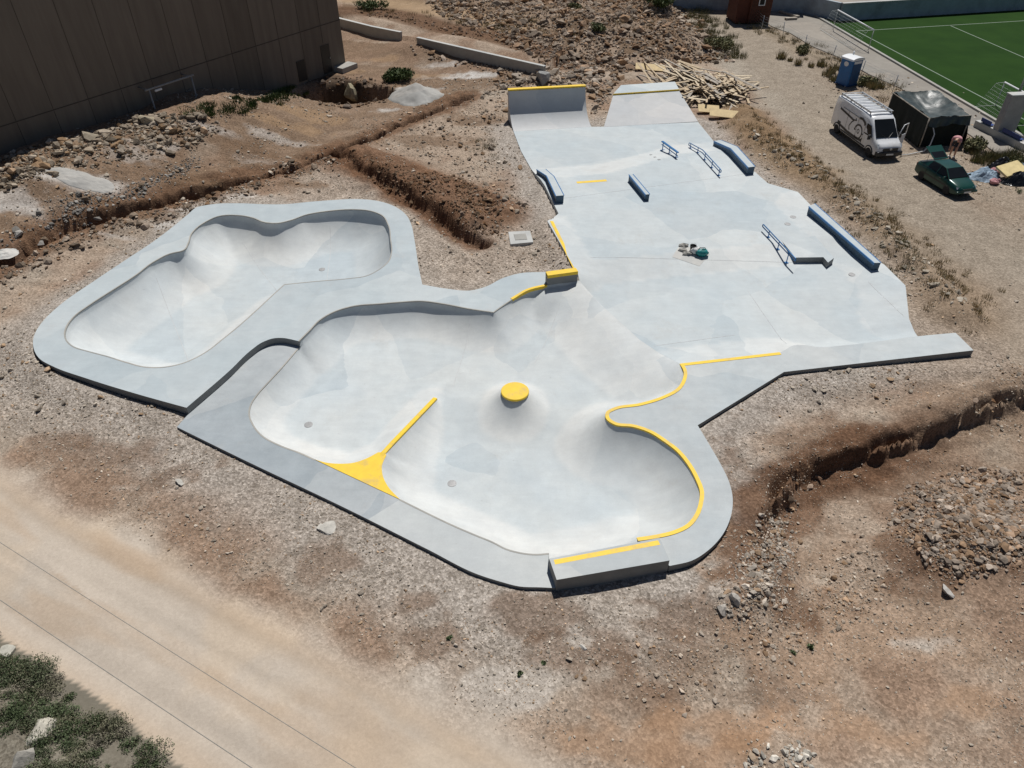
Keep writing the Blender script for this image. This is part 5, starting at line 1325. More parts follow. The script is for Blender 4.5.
for pts, w_ in [([(.45+.46*math.cos(a), 1.12+.46*math.sin(a)) for a in np.linspace(-2.2, 3.2, 40)], .09), ([(.45+.12*math.cos(a), 1.15+.14*math.sin(a)) for a in np.linspace(0, 2*PI, 16)], .05),
    ([(-2.3,1.82),(-1.2,1.72),(-.35,1.62)], .10), ([(-.35,1.62),(-.55,1.45),(-.75,1.1),(-.62,.85)], .07), ([(-2.2,.80),(-.8,.66),(.3,.66),(1.1,.72)], .13), ([(-.35,1.66),(-.05,1.74),(-.2,1.82)], .07),
    ([(.2,2.02),(.55,2.06),(.85,1.95),(1.0,1.78)], .12), ([(-2.0,.86),(-2.0,.98)], .3), ([(.98,.72),(1.1,.9)], .08)]:
    t_ = stroke(pts, w_*1.35); gph.add(t_.v, t_.f)
gph.build('bicycle_drawing', M['black'], van)
sm = MB()
for x in (-1.15, 1.08, .18):
    sm.box((x, -1.001, 1.25), (.014, .012, 1.5))
sm.box((.63, -1.001, .62), (.9, .012, .012)); sm.box((-.5, -.985, 2.0), (3.0, .03, .014)); sm.build('door_seam', M['joint'], van)
MB().box((1.0, -1.012, 1.15), (.16,.03,.04)).build('door_handle', M['black'], van); MB().box((.05, -1.012, 1.15), (.16,.03,.04)).build('door_handle', M['black'], van)
for s in (-1, 1): MB().beam((2.34, s*.1, 1.375), (2.05, s*.5, 1.66), .02, .02).build('wiper', M['black'], van)
# open far door
od = MB().add([(0,0,.5),(0,.03,.5),(.95,.0,.5),(.95,.03,.5),(0,0,1.3),(0,.03,1.3),(1.0,.0,1.3),(1.0,.03,1.3)], [(0,1,3,2),(4,6,7,5),(0,4,5,1),(2,3,7,6),(0,2,6,4),(1,5,7,3)])
o = od.build('open_door', M['vanwhite'], van, bevel=.008); o.matrix_local = Matrix.Translation((2.05,1.0,0)) @ Matrix.Rotation(R(118), 4, 'Z')
fr_ = MB(); fr_.tube([(0,.015,1.3),(.42,.015,2.0),(.95,.015,2.02),(1.0,.015,1.3)], .03, 6); fr_.build('window_frame', M['vanwhite'], o, smooth=True)
# ---- green car
ch = Vector((.24,-.97)).normalized()
car = empty('car', (25.28,40.3,gz(25.28,40.3)), math.atan2(ch.y, ch.x), 'dark green hatchback with its tailgate open', 'car')
car.scale = (.84, .90, .90); car.location.x -= .30; car.location.y -= .30
cb2 = [ring(-2.12,.42,.80,.70,.1), ring(-2.05,.32,.93,.80,.10), ring(-1.7,.24,.98,.84,.08), ring(-.8,.2,.97,.85,.07), ring(.6,.2,.95,.85,.08), ring(1.05,.2,.93,.845,.12), ring(1.5,.22,.86,.82,.16), ring(1.9,.28,.76,.76,.2), ring(2.08,.36,.66,.66,.25), ring(2.13,.42,.58,.56,.3)]
loft(cb2).build('body', M['green'], car, angle=.75)
def gring(x, z, hw): return [(x, -hw, z), (x, -hw*.6, z+.012), (x, 0, z+.018), (x, hw*.6, z+.012), (x, hw, z)]
cabin = [[(1.08,-.74,.93),(1.12,-.4,.94),(1.13,0,.94),(1.12,.4,.94),(1.08,.74,.93)], gring(.36,1.36,.57), gring(-.2,1.41,.56), gring(-.85,1.39,.55)]
mbg = MB(); vs = [p for r_ in cabin for p in r_]; 
belt = [(1.08,-.76,.93),(.36,-.80,.945),(-.2,-.81,.955),(-.85,-.81,.965)]
quad([(1.04,-.68,.955),(1.04,.68,.955),(.40,.54,1.35),(.40,-.54,1.35)], 'windscreen', M['glass'], car, .02)
rfm = MB(); rr_ = [gring(.40,1.36,.57), gring(.1,1.405,.575), gring(-.3,1.42,.57), gring(-.95,1.38,.55)]
vs = [p for r_ in rr_ for p in r_]; k = 5; nv = len(vs); vs2 = vs+[(a, b, c-.04) for a, b, c in vs]
fs = [(i*k+q, (i+1)*k+q, (i+1)*k+q+1, i*k+q+1) for i in range(3) for q in range(4)]
fs += [tuple(nv+j for j in f[::-1]) for f in fs]; bd_ = list(range(k))+[(i*k+4) for i in (1,2)]+[3*k+q for q in range(4,-1,-1)]+[2*k, k]
fs += [(bd_[i], bd_[(i+1) % len(bd_)], nv+bd_[(i+1) % len(bd_)], nv+bd_[i]) for i in range(len(bd_))]
rfm.add(vs2, fs).build('roof', M['green'], car, angle=.7)
for s in (-1, 1):
    f_ = [(.93,s*.74,.97),(-.02,s*.785,.985),(-.02,s*.60,1.36),(.40,s*.585,1.345)]; quad(f_[::s], 'side_window', M['glass'], car, .01)
    f_ = [(-.08,s*.785,.985),(-1.0,s*.785,.995),(-.92,s*.575,1.35),(-.08,s*.60,1.36)]; quad(f_[::s], 'side_window', M['glass'], car, .01)
    pm = MB(); pm.beam((1.10,s*.73,.92), (.38,s*.565,1.37), .06, .05); pm.build('pillar', M['green'], car, bevel=.01)
    pm = MB(); pm.beam((-.05,s*.785,.95), (-.05,s*.59,1.38), .05, .06); pm.build('pillar', M['green'], car, bevel=.01)
    pm = MB(); pm.prism([(-1.85,s*.74),(-1.0,s*.78),(-.88,s*.58),(-1.0,s*.56)], [.95,.96,1.34,1.30], [.99,1.0,1.39,1.35]); pm.build('pillar', M['green'], car, bevel=.01)
    MB().box((.86, s*.92, 1.0), (.1,.17,.12)).build('mirror', M['green'], car, bevel=.03)
    f_ = [(2.1,s*.36,.60),(1.98,s*.70,.62),(1.88,s*.72,.745),(2.03,s*.38,.70)]; quad(f_[::-s], 'headlight', M['head'], car, .03)
    MB().box((-2.10, s*.62, .78), (.08,.22,.16)).build('tail_light', M['red'], car, bevel=.02)
    MB().box((0, s*.853, .56), (2.6,.02,.07)).build('side_moulding', M['black'], car)
    MB().box((.42, s*.853, .80), (.16,.03,.03)).build('door_handle', M['black'], car)
    js = MB(); 
    for x in (1.0, -.03, -.98): js.box((x, s*.848, .66), (.014,.012,.56))
    js.build('door_seam', M['joint'], car)
    for x in (1.25,-1.25):
        wheel(car, x, s*.75, .30, .2)
MB().box((2.06,0,.44), (.2,1.5,.16)).build('front_bumper', M['green'], car, bevel=.05, angle=.8)
MB().box((2.1,0,.60), (.05,.7,.09)).build('grille', M['black'], car, bevel=.02)
MB().box((2.17,0,.45), (.015,.5,.11)).build('number_plate', M['plate'], car)
MB().box((-1.5,0,.985), (1.0,1.3,.02)).build('boot_opening', M['black'], car)
tg = MB(); tg.add([(-.95,-.52,1.40),(-.95,.52,1.40),(-2.0,.58,1.86),(-2.0,-.58,1.86),(-.97,-.52,1.45),(-.97,.52,1.45),(-2.03,.58,1.92),(-2.03,-.58,1.92)], [(0,1,2,3),(7,6,5,4),(0,4,5,1),(1,5,6,2),(2,6,7,3),(3,7,4,0)])
tgo = tg.build('tailgate', M['green'], car, bevel=.01)
quad([(-1.05,-.45,1.487),(-1.05,.45,1.487),(-1.72,.48,1.782),(-1.72,-.48,1.782)][::-1], 'rear_window', M['glass'], tgo, .012)
for s in (-1, 1): MB().tube([(-1.5,s*.56,1.0),(-1.55,s*.53,1.64)], .014, 6).build('gas_strut', M['black'], car, smooth=True)

# ================================================================== TARP SHELTER
hz_ = 1.85
c4 = [at(893.5,92,hz_), at(937,90.5,hz_), at(971,115,hz_), at(930,117.5,hz_)]
cen = sum(c4, Vector())/4
sh = empty('tarp_shelter', (cen.x, cen.y, 0), 0, 'makeshift shelter draped with shiny dark tarpaulin and black netting', 'shelter')
n = 26; vs = []; rgt = np.random.default_rng(5)
for i in range(n+1):
    for j in range(n+1):
        u, v = i/n, j/n; p = c4[0].lerp(c4[1], u).lerp(c4[3].lerp(c4[2], u), v)
        sag = -.55*math.sin(PI*u)*math.sin(PI*v)**.7
        wv = .16*(float(fbm(np.array([u*5.]), np.array([v*7.]), 401)[0])-.5) + .10*(float(fbm(np.array([u*16.]), np.array([v*9.]), 402)[0])-.5)
        vs.append((p.x, p.y, p.z+sag+wv))
k = n+1; MB().add(vs, [(i*k+j, (i+1)*k+j, (i+1)*k+j+1, i*k+j+1) for i in range(n) for j in range(n)]).build('roof_sheet', M['tarp'], sh, smooth=True, world=True)
def curtain(a, b, z0, z1, name, mat, amp=.1, off=(0,0), tuck=.0, seed=1):
    m = 40; vs = []; d_ = (b-a); nn = Vector((d_.y, -d_.x, 0)).normalized()
    for i in range(m+1):
        u = i/m; p = a.lerp(b, u)
        for j in range(9):
            t = j/8; w_ = amp*(float(fbm(np.array([u*9.]), np.array([t*1.5+seed]), 410+seed)[0])-.5)*2*(.3+t)
            vs.append((p.x+nn.x*(w_+tuck*t)+off[0]*t, p.y+nn.y*(w_+tuck*t)+off[1]*t, (p.z-.02)*(1-t)*1.0 + z0*t))
    return MB().add(vs, [(i*9+j, (i+1)*9+j, (i+1)*9+j+1, i*9+j+1) for i in range(m) for j in range(8)]).build(name, mat, sh, smooth=True, world=True)
curtain(c4[3], c4[2], -.08, hz_, 'front_netting', M['shade'], .12, (0,0), -.05, 2)
curtain(c4[0], c4[3], -.08, hz_, 'side_netting', M['shade'], .14, (0,0), .1, 3)
curtain(c4[2], c4[1], -.08, hz_, 'side_netting', M['shade'], .14, (0,0), .3, 4)
curtain(c4[1], c4[0], -.08, hz_, 'back_netting', M['shade'], .1, (0,0), .0, 5)
# loose front flap of the sheet
vs = []
for i in range(25):
    u = i/24; p = c4[3].lerp(c4[2], u)
    for j in range(6):
        t = j/5; vs.append((p.x, p.y-.10-.14*t+.07*math.sin(u*21+t*2)*t, hz_+.01-.50*t-.08*math.sin(u*8)*t))
MB().add(vs, [(i*6+j, (i+1)*6+j, (i+1)*6+j+1, i*6+j+1) for i in range(24) for j in range(5)]).build('sheet_flap', M['tarp'], sh, smooth=True, world=True)
for q in c4: MB().tube([(q.x, q.y, -.1), (q.x, q.y, q.z-.03)], .04, 8).build('pole', M['woodgrey'], sh, smooth=True, world=True)
fr_ = MB()
for i in range(4): fr_.tube([tuple(c4[i]-Vector((0,0,.05))), tuple(c4[(i+1) % 4]-Vector((0,0,.05)))], .035, 6)
fr_.build('top_frame', M['woodgrey'], sh, world=True)
hp_ = [at(932.9,126.5,1.3), at(934.5,134.3,.9), at(930.3,144.7,.35), at(923.8,151.2,.05), at(908,154.5,.02), at(900,155,.02)]
hs = MB().tube(hp_, .035, 8).build('hose', M['sack'], None, smooth=True); tag(hs, 'pale hose curling from the shelter to the ground behind the van', 'hose')

# ================================================================== PERSON
def skin(name, V, E, Rr, mat, parent, sub=2):
    me = bpy.data.meshes.new('sk'); me.from_pydata(V, E, []); o = bpy.data.objects.new('sk', me); COL.objects.link(o)
    m = o.modifiers.new('s', 'SKIN'); m.use_smooth_shade = True
    for i, r_ in enumerate(Rr): me.skin_vertices[0].data[i].radius = (r_, r_) if not isinstance(r_, tuple) else r_
    me.skin_vertices[0].data[0].use_root = True
    s2 = o.modifiers.new('u', 'SUBSURF'); s2.levels = sub; s2.render_levels = sub
    dg = bpy.context.evaluated_depsgraph_get(); m2 = bpy.data.meshes.new_from_object(o.evaluated_get(dg)); m2.name = name
    bpy.data.objects.remove(o); m2.materials.clear(); m2.materials.append(mat); m2.shade_smooth()
    r_ = bpy.data.objects.new(name, m2); COL.objects.link(r_); r_.parent = parent; return r_
pp = atg(951.5,156.5); per = empty('person', (pp.x, pp.y, gz(pp.x, pp.y)), R(232), 'person in a pink top and dark shorts bending forward in front of the shelter', 'person'); per.scale = (1.12,)*3
# local: faces +x, bent forward from the hips
V = [(0,0,.88),(.10,0,1.02),(.30,0,1.14),(.44,0,1.17),(.55,0,1.13),(.62,0,1.07),(.70,0,1.02)]
E = [(i, i+1) for i in range(6)]; Rr = [.135,.13,.145,.14,.06,.085,.075]
def add(vs, rs, root):
    global V, E, Rr
    pr_i = root
    for v, r_ in zip(vs, rs): V.append(v); Rr.append(r_); E.append((pr_i, len(V)-1)); pr_i = len(V)-1
    return pr_i
for s in (-1, 1):
    add([(-.02,s*.10,.82),(.03,s*.11,.48),(-.03,s*.11,.10),(.07,s*.115,.045),(.15,s*.12,.035)], [.10,.07,.045,.042,.032], 0)
    hnd = add([(.43,s*.17,1.14),(.50,s*.21,.90),(.62,s*.17,.70),(.66,s*.16,.62)], [.065,.045,.033,.028], 3)
    for q in range(4): add([(.67+.012*q,s*(.125+.02*q),.56),(.675+.012*q,s*(.12+.02*q),.52+.006*abs(q-1))], [.0095,.008], hnd)
    add([(.70,s*.13,.60),(.715,s*.12,.57)], [.01,.0085], hnd)
body = skin('body', V, E, Rr, M['skin'], per)
V = [(.02,0,.94),(.12,0,1.04),(.30,0,1.155),(.45,0,1.18),(.51,0,1.16)]; E = [(0,1),(1,2),(2,3),(3,4)]; Rr = [.15,.152,.165,.15,.09]
for s in (-1, 1): add([(.43,s*.18,1.14),(.475,s*.21,1.0)], [.082,.066], 3)
skin('shirt', V, E, Rr, M['pink'], per)
V = [(0,0,.90)]; E = []; Rr = [.152]
for s in (-1, 1): add([(-.02,s*.10,.80),(.02,s*.115,.52)], [.115,.09], 0)
skin('shorts', V, E, Rr, M['navy'], per)
hr = MB(); blob(hr, (.70,0,1.05), .105, (1,.85,.95), 5, 12, .04); hr.build('hair', M['hair'], per, smooth=True)
for s in (-1, 1):
    e_ = MB(); blob(e_, (.765,s*.032,.965), .014, (1,1,1), 2, 8, 0); e_.build('eye', M['dark'], per, smooth=True)
    MB().box((.06,s*.117,.035), (.27,.10,.08)).build('shoe', M['sack'], per, bevel=.03, angle=.9)
nz = MB(); blob(nz, (.775,0,.94), .018, (1,1,1), 3, 8, 0); nz.build('nose', M['skin'], per, smooth=True)

# ================================================================== JUNK BY THE TRACK
def crumple(name, px, py, rx, ry, h, mat, label_, cat, seed, rz=0):
    c = atg(px, py); z0 = gz(c.x, c.y); m = 22; vs = []; rg = np.random.default_rng(seed)
    for i in range(m+1):
        for j in range(m+1):
            u, v = i/m*2-1, j/m*2-1; rr = math.hypot(u, v)
            hh = h*max(0, 1-rr**1.6)*(.35+1.3*float(fbm(np.array([u*2.6+seed]), np.array([v*2.6]), seed)[0])) + .22*h*(float(fbm(np.array([u*9.]), np.array([v*9.+seed]), seed+1)[0])-.5)
            k_ = 1+.25*(float(fbm(np.array([u*2+9.]), np.array([v*2.]), seed+2)[0])-.5)
            x, y = u*rx*k_*math.sqrt(1-v*v/2.2), v*ry*k_*math.sqrt(1-u*u/2.2)
            vs.append((c.x+x*math.cos(rz)-y*math.sin(rz), c.y+x*math.sin(rz)+y*math.cos(rz), z0+.02+max(hh, -.02)))
    k = m+1; o = MB().add(vs, [(i*k+j, (i+1)*k+j, (i+1)*k+j+1, i*k+j+1) for i in range(m) for j in range(m)]).build(name, mat, None, smooth=False)
    return tag(o, label_, cat)
crumple('tarpaulin', 984,177, 1.0, .75, .5, M['bluetarp'], 'crumpled grey blue sheet at the left end of the junk heap', 'tarpaulin', 501)
crumple('bin_bag', 1001,168, .8, .6, .6, M['bag'], 'black bin bag at the back of the junk heap', 'bag', 502)
crumple('bin_bag', 1016,182, 1.0, .6, .6, M['bag'], 'large black bin bag in front of the yellow foam board', 'bag', 503)
crumple('bin_bag', 1022,170, .8, .6, .45, M['bluetarp'], 'greyish blue rag bundle at the right edge of the junk heap', 'rags', 504)
p = atg(1007,177); fo = MB().box((0,0,0), (1.5,.95,.14)).build('foam_board', M['foam'], None, bevel=.03); fo.location = (p.x, p.y-.1, gz(p.x,p.y)+.55); fo.rotation_euler = (R(16), R(-8), R(18)); tag(fo, 'yellow foam board lying tilted on the junk heap', 'board')
for i, (px, py, lb) in enumerate([(994.5,173,'pink plastic bag between the grey blue sheet and the foam board'), (994,183.5,'small salmon coloured bag on the ground before the foam board'), (1018,171.5,'pinkish bag behind the foam board')]):
    p = atg(px, py); tag(blob(MB(), (p.x, p.y, gz(p.x,p.y)+.15), .26, (1.2,.9,.7), 40+i, 10, .22).build('plastic_bag', M['pink'], None), lb, 'bag')

# ================================================================== TIMBER HEAP
pm = [M['wood'], M['woodpale'], M['wood'], M['woodgrey']]
pc0 = [atg(675,78), atg(715,100), atg(700,90), atg(727,92)]
rgp = random.Random(12); protos = []
for l_, w_, t_ in [(4.0,.17,.03),(3.0,.22,.03),(2.2,.26,.025),(4.8,.13,.05),(2.6,.32,.02)]:
    for m_ in pm:
        me = MB().box((0,0,0), (l_, w_, t_)).build('plank', m_, None, bevel=.004); protos.append(me.data); bpy.data.objects.remove(me)
for i in range(210):
    f = rgp.random()
    if f < .45: p = pc0[0].lerp(pc0[1], rgp.random()); ang = math.atan2((pc0[1]-pc0[0]).y, (pc0[1]-pc0[0]).x)+rgp.gauss(0, .35)
    elif f < .8: p = pc0[1].lerp(pc0[3], rgp.random()); ang = R(rgp.uniform(35, 110))
    else: p = pc0[2]+Vector((rgp.uniform(-2.5, 2.5), rgp.uniform(-2, 2), 0)); ang = rgp.uniform(0, PI)
    x, y = p.x+rgp.gauss(0, .85), p.y+rgp.gauss(0, .8)
    if inside(np.array([x]), np.array([y]), bank_fp)[0]: continue
    o = bpy.data.objects.new('plank', rgp.choice(protos)); COL.objects.link(o)
    o.location = (x, y, gz(x, y)+.06+rgp.random()**1.3*.95); o.rotation_euler = (rgp.gauss(0, .14), rgp.gauss(0, .10), ang)
    tag(o, 'loose weathered plank lying in the timber heap behind the bank ramp', 'plank', 'scrap planks in the timber heap')
for px, py, sx, rz, lb in [(723.5,118,2.0,-.16,'yellow formwork board at the front of the timber heap'), (650,71,2.4,-.1,'pale yellow formwork board at the back left of the timber heap'), (708,113,1.5,-.05,'short pale formwork board wedged under the planks')]:
    p = atg(px, py); o = MB().box((0,0,0), (sx,.75,.05)).build('formwork_board', M['ply'], None, bevel=.005); o.location = (p.x, p.y, gz(p.x,p.y)+.28); o.rotation_euler = (R(22), R(3), rz); tag(o, lb, 'board')
# manhole slab, sheet of plastic at left
q = [at(508.2,232.8,-.02), at(530,231.7,-.02), at(533.4,243.2,-.02), at(510.4,245.4,-.02)]
mh = empty('manhole', (q[3].x, q[3].y, 0), 0, 'pale square concrete manhole slab on the gravel between the bowls and the street floor', 'manhole')
MB().prism([(p.x, p.y) for p in q], -.4, .05).build('slab', M['pad'], mh, bevel=.02, world=True)
mc = sum(q, Vector())/4; MB().box((mc.x, mc.y, .055), (.62,.62,.03), R(8)).build('cover', M['slab'], mh, bevel=.008, world=True)
crumple('plastic_sheet', 3,256, .75, .55, .16, M['pad'], 'whitish crumpled sheet at the left edge of the picture', 'sheet', 505)

# ================================================================== OVERHEAD CABLES
for (a, b, sg, r_, lb) in [((0,542.4),(350,764.4),.10,.0065,'upper of the two thin overhead cables crossing the dirt road'), ((0,600),(252,768),.05,.0075,'lower of the two thin overhead cables crossing the dirt road')]:
    A_, B_ = at(*a, 4.5), at(*b, 4.5); d_ = B_-A_; pts = []
    for i in range(41): t = -1.6+4.2*i/40; q = A_+d_*t; pts.append((q.x, q.y, 4.5+.035*((t-.5)**2-.25)*4))
    tag(MB().tube(pts, r_, 6).build('overhead_cable', M['cable'], None, smooth=True), lb, 'cable')

# ================================================================== PLANTS
def blades(name, P, n, h, spread, cols, label_, seed, lean=.5, w_=.012, kind='stuff', cat='grass'):
    rg = np.random.default_rng(seed); P = np.asarray(P); m = len(P)*n; base = np.repeat(P, n, 0)
    a = rg.uniform(0, 2*PI, m); rr = np.sqrt(rg.random(m))*np.repeat(rg.uniform(.5, 1.3, len(P)), n)*spread; b = base.copy(); b[:, 0] += np.cos(a)*rr; b[:, 1] += np.sin(a)*rr
    hh = h*rg.uniform(.4, 1.2, m)*np.repeat(rg.uniform(.6, 1.25, len(P)), n); th = a+rg.normal(0, .8, m); ln = lean*rg.uniform(.2, 1, m)*hh
    tip = b+np.stack([np.cos(th)*ln, np.sin(th)*ln, hh], -1); px = np.stack([-np.sin(th), np.cos(th), 0*th], -1)*w_*rg.uniform(.6, 1.6, m)[:, None]
    V = np.stack([b-px, b+px, tip], 1).reshape(-1, 3); F = np.arange(m*3).reshape(-1, 3)
    C = np.asarray(cols)[rg.integers(0, len(cols), m)]*rg.uniform(.7, 1.3, (m, 1)); me = fast_mesh(name, V, F, np.repeat(C, 3, 0))
    return tag(link_mesh(name, me, M['leaf']), label_, cat, kind=kind)
def along(line, n, sd, seed, g=True):
    rg = random.Random(seed); L = [Vector((p[0], p[1], 0)) for p in line]; cum = [0]
    for a, b in zip(L[:-1], L[1:]): cum.append(cum[-1]+(b-a).length)
    out = []
    for _ in range(n):
        s = rg.random()*cum[-1]; i = max(j for j in range(len(L)-1) if cum[j] <= s); p = L[i].lerp(L[i+1], (s-cum[i])/(cum[i+1]-cum[i])); x, y = p.x+rg.gauss(0, sd), p.y+rg.gauss(0, sd); out.append((x, y, gz(x, y)-.02))
    out = [p for p in out if not park_in(np.array([p[0]]), np.array([p[1]]))[0]]
    return out
dry = [(.34,.26,.14),(.38,.30,.16),(.27,.21,.11),(.23,.205,.10)]; grn = [(.07,.105,.03),(.10,.13,.045),(.055,.08,.025)]; olv = [(.16,.155,.075),(.20,.18,.09),(.13,.135,.06)]
blades('dry_grass', along(berm_right, 260, 1.0, 1), 46, .20, .28, dry, 'dry straw coloured grass along the bank at the right of the park', 601)
blades('dry_grass', along(poly_i(fence_i+[(930,118)]), 190, .8, 2), 60, .34, .35, dry+olv[:2], 'dry grass and weeds along the wire fence', 602)
blades('weeds', along(poly_i([(775,56),(800,60),(862,82),(880,90),(812,72)]), 26, .5, 3), 120, .5, .4, olv+dry, 'olive weeds round the portable toilet and the fence', 603, w_=.02)
blades('weeds', along(poly_i([(975,158),(990,160),(1010,160),(1030,165)]), 30, .6, 4), 130, .55, .45, olv+dry[2:]+grn[:1], 'olive green weeds behind the junk heap', 604, w_=.02)
blades('weeds', along(poly_g([(195,112),(230,106),(270,100),(300,92)]), 60, .5, 5), 110, .24, .5, grn, 'green weeds in the shade along the foot of the building', 605, w_=.025)
blades('weeds', along(poly_i([(470,130),(495,160)]), 12, .7, 6), 60, .16, .4, olv, 'faint green weeds on the gravel left of the quarter pipe', 606)
blades('weeds', along(poly_i([(885,246),(905,268),(915,290)]), 14, .9, 7), 60, .2, .35, grn+olv, 'low green weeds right of the long ledge', 607)
blades('dry_grass', along(poly_g([(690,8),(706,25),(722,42),(735,58)]), 60, .8, 8), 90, .5, .5, olv+dry[3:], 'olive scrub grass between the rubble hill and the gravel track', 608)
blades('dry_grass', along(poly_g([(350,8),(400,14),(470,24),(540,30),(640,30)]), 60, 2.0, 9), 60, .35, .5, dry+olv, 'dry grass tufts on the terrace and rubble hill', 609)
def bush(name, c, rx, rz_, n, cols, label_, seed, leaf=.05, cat='shrub', parent=None, kind=None):
    rg = np.random.default_rng(seed); root = empty(name, c, 0, label_, cat)
    k = 7; cc = rg.normal(0, .45, (k, 3))*np.array((rx, rx, rz_*.35)); cc[:, 2] = np.abs(cc[:, 2])+rz_*.45; w_ = rg.integers(0, k, n)
    d = rg.normal(size=(n, 3)); d /= np.linalg.norm(d, axis=1)[:, None]; r_ = rg.random(n)**.4
    P = cc[w_]+d*r_[:, None]*np.array((rx*.5, rx*.5, rz_*.5)); P[:, 2] = np.maximum(P[:, 2], .02)
    a, b = rg.normal(size=(n, 3)), rg.normal(size=(n, 3)); a /= np.linalg.norm(a, axis=1)[:, None]; b -= (a*b).sum(1)[:, None]*a; b /= np.linalg.norm(b, axis=1)[:, None]
    s = leaf*rg.uniform(.5, 1.3, (n, 1)); V = np.stack([P-a*s, P+b*s*.45, P+a*s, P-b*s*.45], 1).reshape(-1, 3)
    C = np.asarray(cols)[rg.integers(0, len(cols), n)]*rg.uniform(.7, 1.35, (n, 1)); me = fast_mesh('foliage', V, np.arange(n*4).reshape(-1, 4), np.repeat(C, 4, 0)); link_mesh('foliage', me, M['leaf'], root)
    st_m = MB()
    for i in range(k): st_m.tube([(0,0,-.05), tuple(cc[i]*np.array((.5,.5,.5))), tuple(cc[i])], [.025,.018,.008], 5)
    st_m.build('stem', M['woodgrey'], root); return root
for i, (px, py, rx, rz_, n, cl, lb) in enumerate([(400,80,1.2,.8,2600,grn,'green bush at the edge of the pit by the building'), (660,6,1.3,1.1,2200,grn,'dark green bush on top of the rubble hill'), (720,48,1.1,.8,2000,olv,'olive bush at the foot of the rubble hill beside the track'), (598,30,.7,.5,900,grn+olv,'small bush in the middle of the rubble hill'), (372,8,1.2,.8,1500,grn,'green bush on the terrace near the building corner'),
    (575,8,.7,.5,900,olv,'small olive bush high on the rubble hill'), (803,53,.7,.55,1200,olv,'rounded olive bush by the fence near the portable toilet'), (747,15,.9,.8,1500,olv,'olive bush in front of the red brown hut'), (866,85,.6,.5,900,olv,'low bush beside the portable toilet'), (1013,168,.8,.6,1200,olv,'bush behind the black bin bags'), (978,150,.8,.7,1300,olv,'bush beside the front corner of the shelter')]):
    c = atg(px, py); bush('bush', (c.x, c.y, gz(c.x, c.y)-.05), rx, rz_, n, cl, lb, 700+i, .11)
for i, (px, py, sz, lb) in enumerate([(520,674,.10,'small green weed on the pale dust below the park'), (449,638,.08,'tiny green weed on the reddish soil left of the pale dust'), (544,663,.06,'tiny weed right of the small green weed'), (810,646,.13,'low green weed on the ground below the small stone heap'), (793,652,.08,'tiny weed beside the low green weed'), (1018,192,.3,'weed tuft at the right edge below the junk heap')]):
    c = atg(px, py); bush('weed', (c.x, c.y, gz(c.x, c.y)), sz*.8, sz*.6, 90, [(.10,.14,.06),(.13,.16,.08)], lb, 720+i, .045, 'weed')
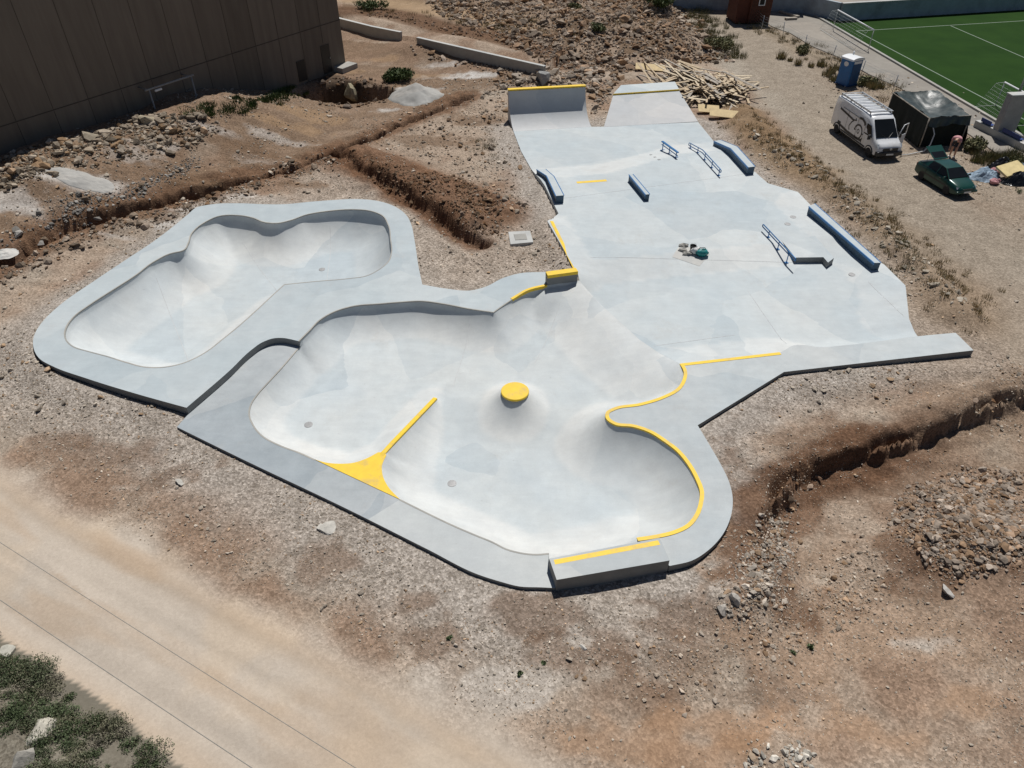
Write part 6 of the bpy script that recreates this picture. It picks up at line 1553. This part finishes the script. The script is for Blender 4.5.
# scrub in the bottom left corner : one mass of foliage
rg = np.random.default_rng(77); sp_ = poly_g([(-60,600),(0,648),(55,680),(105,712),(150,748),(178,790),(100,860),(-120,860)])
xs = [p[0] for p in sp_]; ys = [p[1] for p in sp_]; cc = []
while len(cc) < 520:
    x, y = rg.uniform(min(xs), max(xs)), rg.uniform(min(ys), max(ys))
    if inside(np.array([x]), np.array([y]), sp_)[0]:
        k_ = float(fbm(np.array([x*1.3]), np.array([y*1.3]), 801)[0])
        if k_ > .36+rg.random()*.16: cc.append((x, y, gz(x, y)-.02, .08+.30*rg.random()**2*k_*1.7))
cc = np.array(cc); VV = []; CC = []
tone = np.array([(.095,.125,.06),(.13,.145,.085),(.07,.095,.042),(.165,.16,.10),(.21,.19,.14)])
for x, y, z, r_ in cc:
    n = int(900*(r_/.3)**1.6); d = rg.normal(size=(n, 3)); d /= np.linalg.norm(d, axis=1)[:, None]; P = d*(rg.random(n)**.45)[:, None]*np.array((r_*1.15, r_*1.15, r_*.62)); P[:, 2] += r_*.35
    P += .18*r_*np.stack([fbm(P[:, 1]*9, P[:, 2]*9, 802)-.5, fbm(P[:, 0]*9, P[:, 2]*9, 803)-.5, fbm(P[:, 0]*9, P[:, 1]*9, 804)-.5], -1)*4
    P += np.array((x, y, z)); P[:, 2] = np.maximum(P[:, 2], z+.01)
    a, b = rg.normal(size=(n, 3)), rg.normal(size=(n, 3)); a /= np.linalg.norm(a, axis=1)[:, None]; b -= (a*b).sum(1)[:, None]*a; b /= np.linalg.norm(b, axis=1)[:, None]
    s = .022*rg.uniform(.5, 1.4, (n, 1)); VV.append(np.stack([P-a*s, P+b*s*.5, P+a*s, P-b*s*.5], 1).reshape(-1, 3)); CC.append(np.repeat(tone[rg.integers(0, 5)]*rg.uniform(.75, 1.3, (n, 1)), 4, 0))
VV = np.concatenate(VV); CC = np.concatenate(CC)
tag(link_mesh('scrub', fast_mesh('scrub', VV, np.arange(len(VV)).reshape(-1, 4), CC), M['leaf']), 'dense grey green scrub filling the bottom left corner', 'scrub', kind='stuff')
# ------------------------------------------------------------------ light, sky, colour
w = bpy.data.worlds.new('World'); scene.world = w; w.use_nodes = True
nt = w.node_tree; bg = nt.nodes['Background']; sky = nt.nodes.new('ShaderNodeTexSky'); sky.sky_type = 'NISHITA'; sky.sun_disc = False
SUN_EL, SUN_AZ = R(62), R(16)          # azimuth measured from +Y towards +X
sky.sun_elevation = SUN_EL; sky.sun_rotation = SUN_AZ; sky.altitude = 50; sky.air_density = .75; sky.dust_density = .5
nt.links.new(sky.outputs[0], bg.inputs[0]); bg.inputs[1].default_value = .05
sl_ = bpy.data.lights.new('sun', 'SUN'); so = bpy.data.objects.new('sun', sl_); COL.objects.link(so)
sl_.energy = 5.0; sl_.angle = R(.53); sl_.color = (1, .972, .93)
sv = Vector((math.sin(SUN_AZ)*math.cos(SUN_EL), math.cos(SUN_AZ)*math.cos(SUN_EL), math.sin(SUN_EL)))
so.rotation_euler = (-sv).to_track_quat('-Z', 'Y').to_euler(); so.location = (0, 0, 60)
vs_ = scene.view_settings; vs_.view_transform = 'Standard'; vs_.look = 'None'; vs_.exposure = -.27; vs_.gamma = 1
scene.render.engine = 'CYCLES'; scene.cycles.max_bounces = 5; scene.cycles.diffuse_bounces = 3
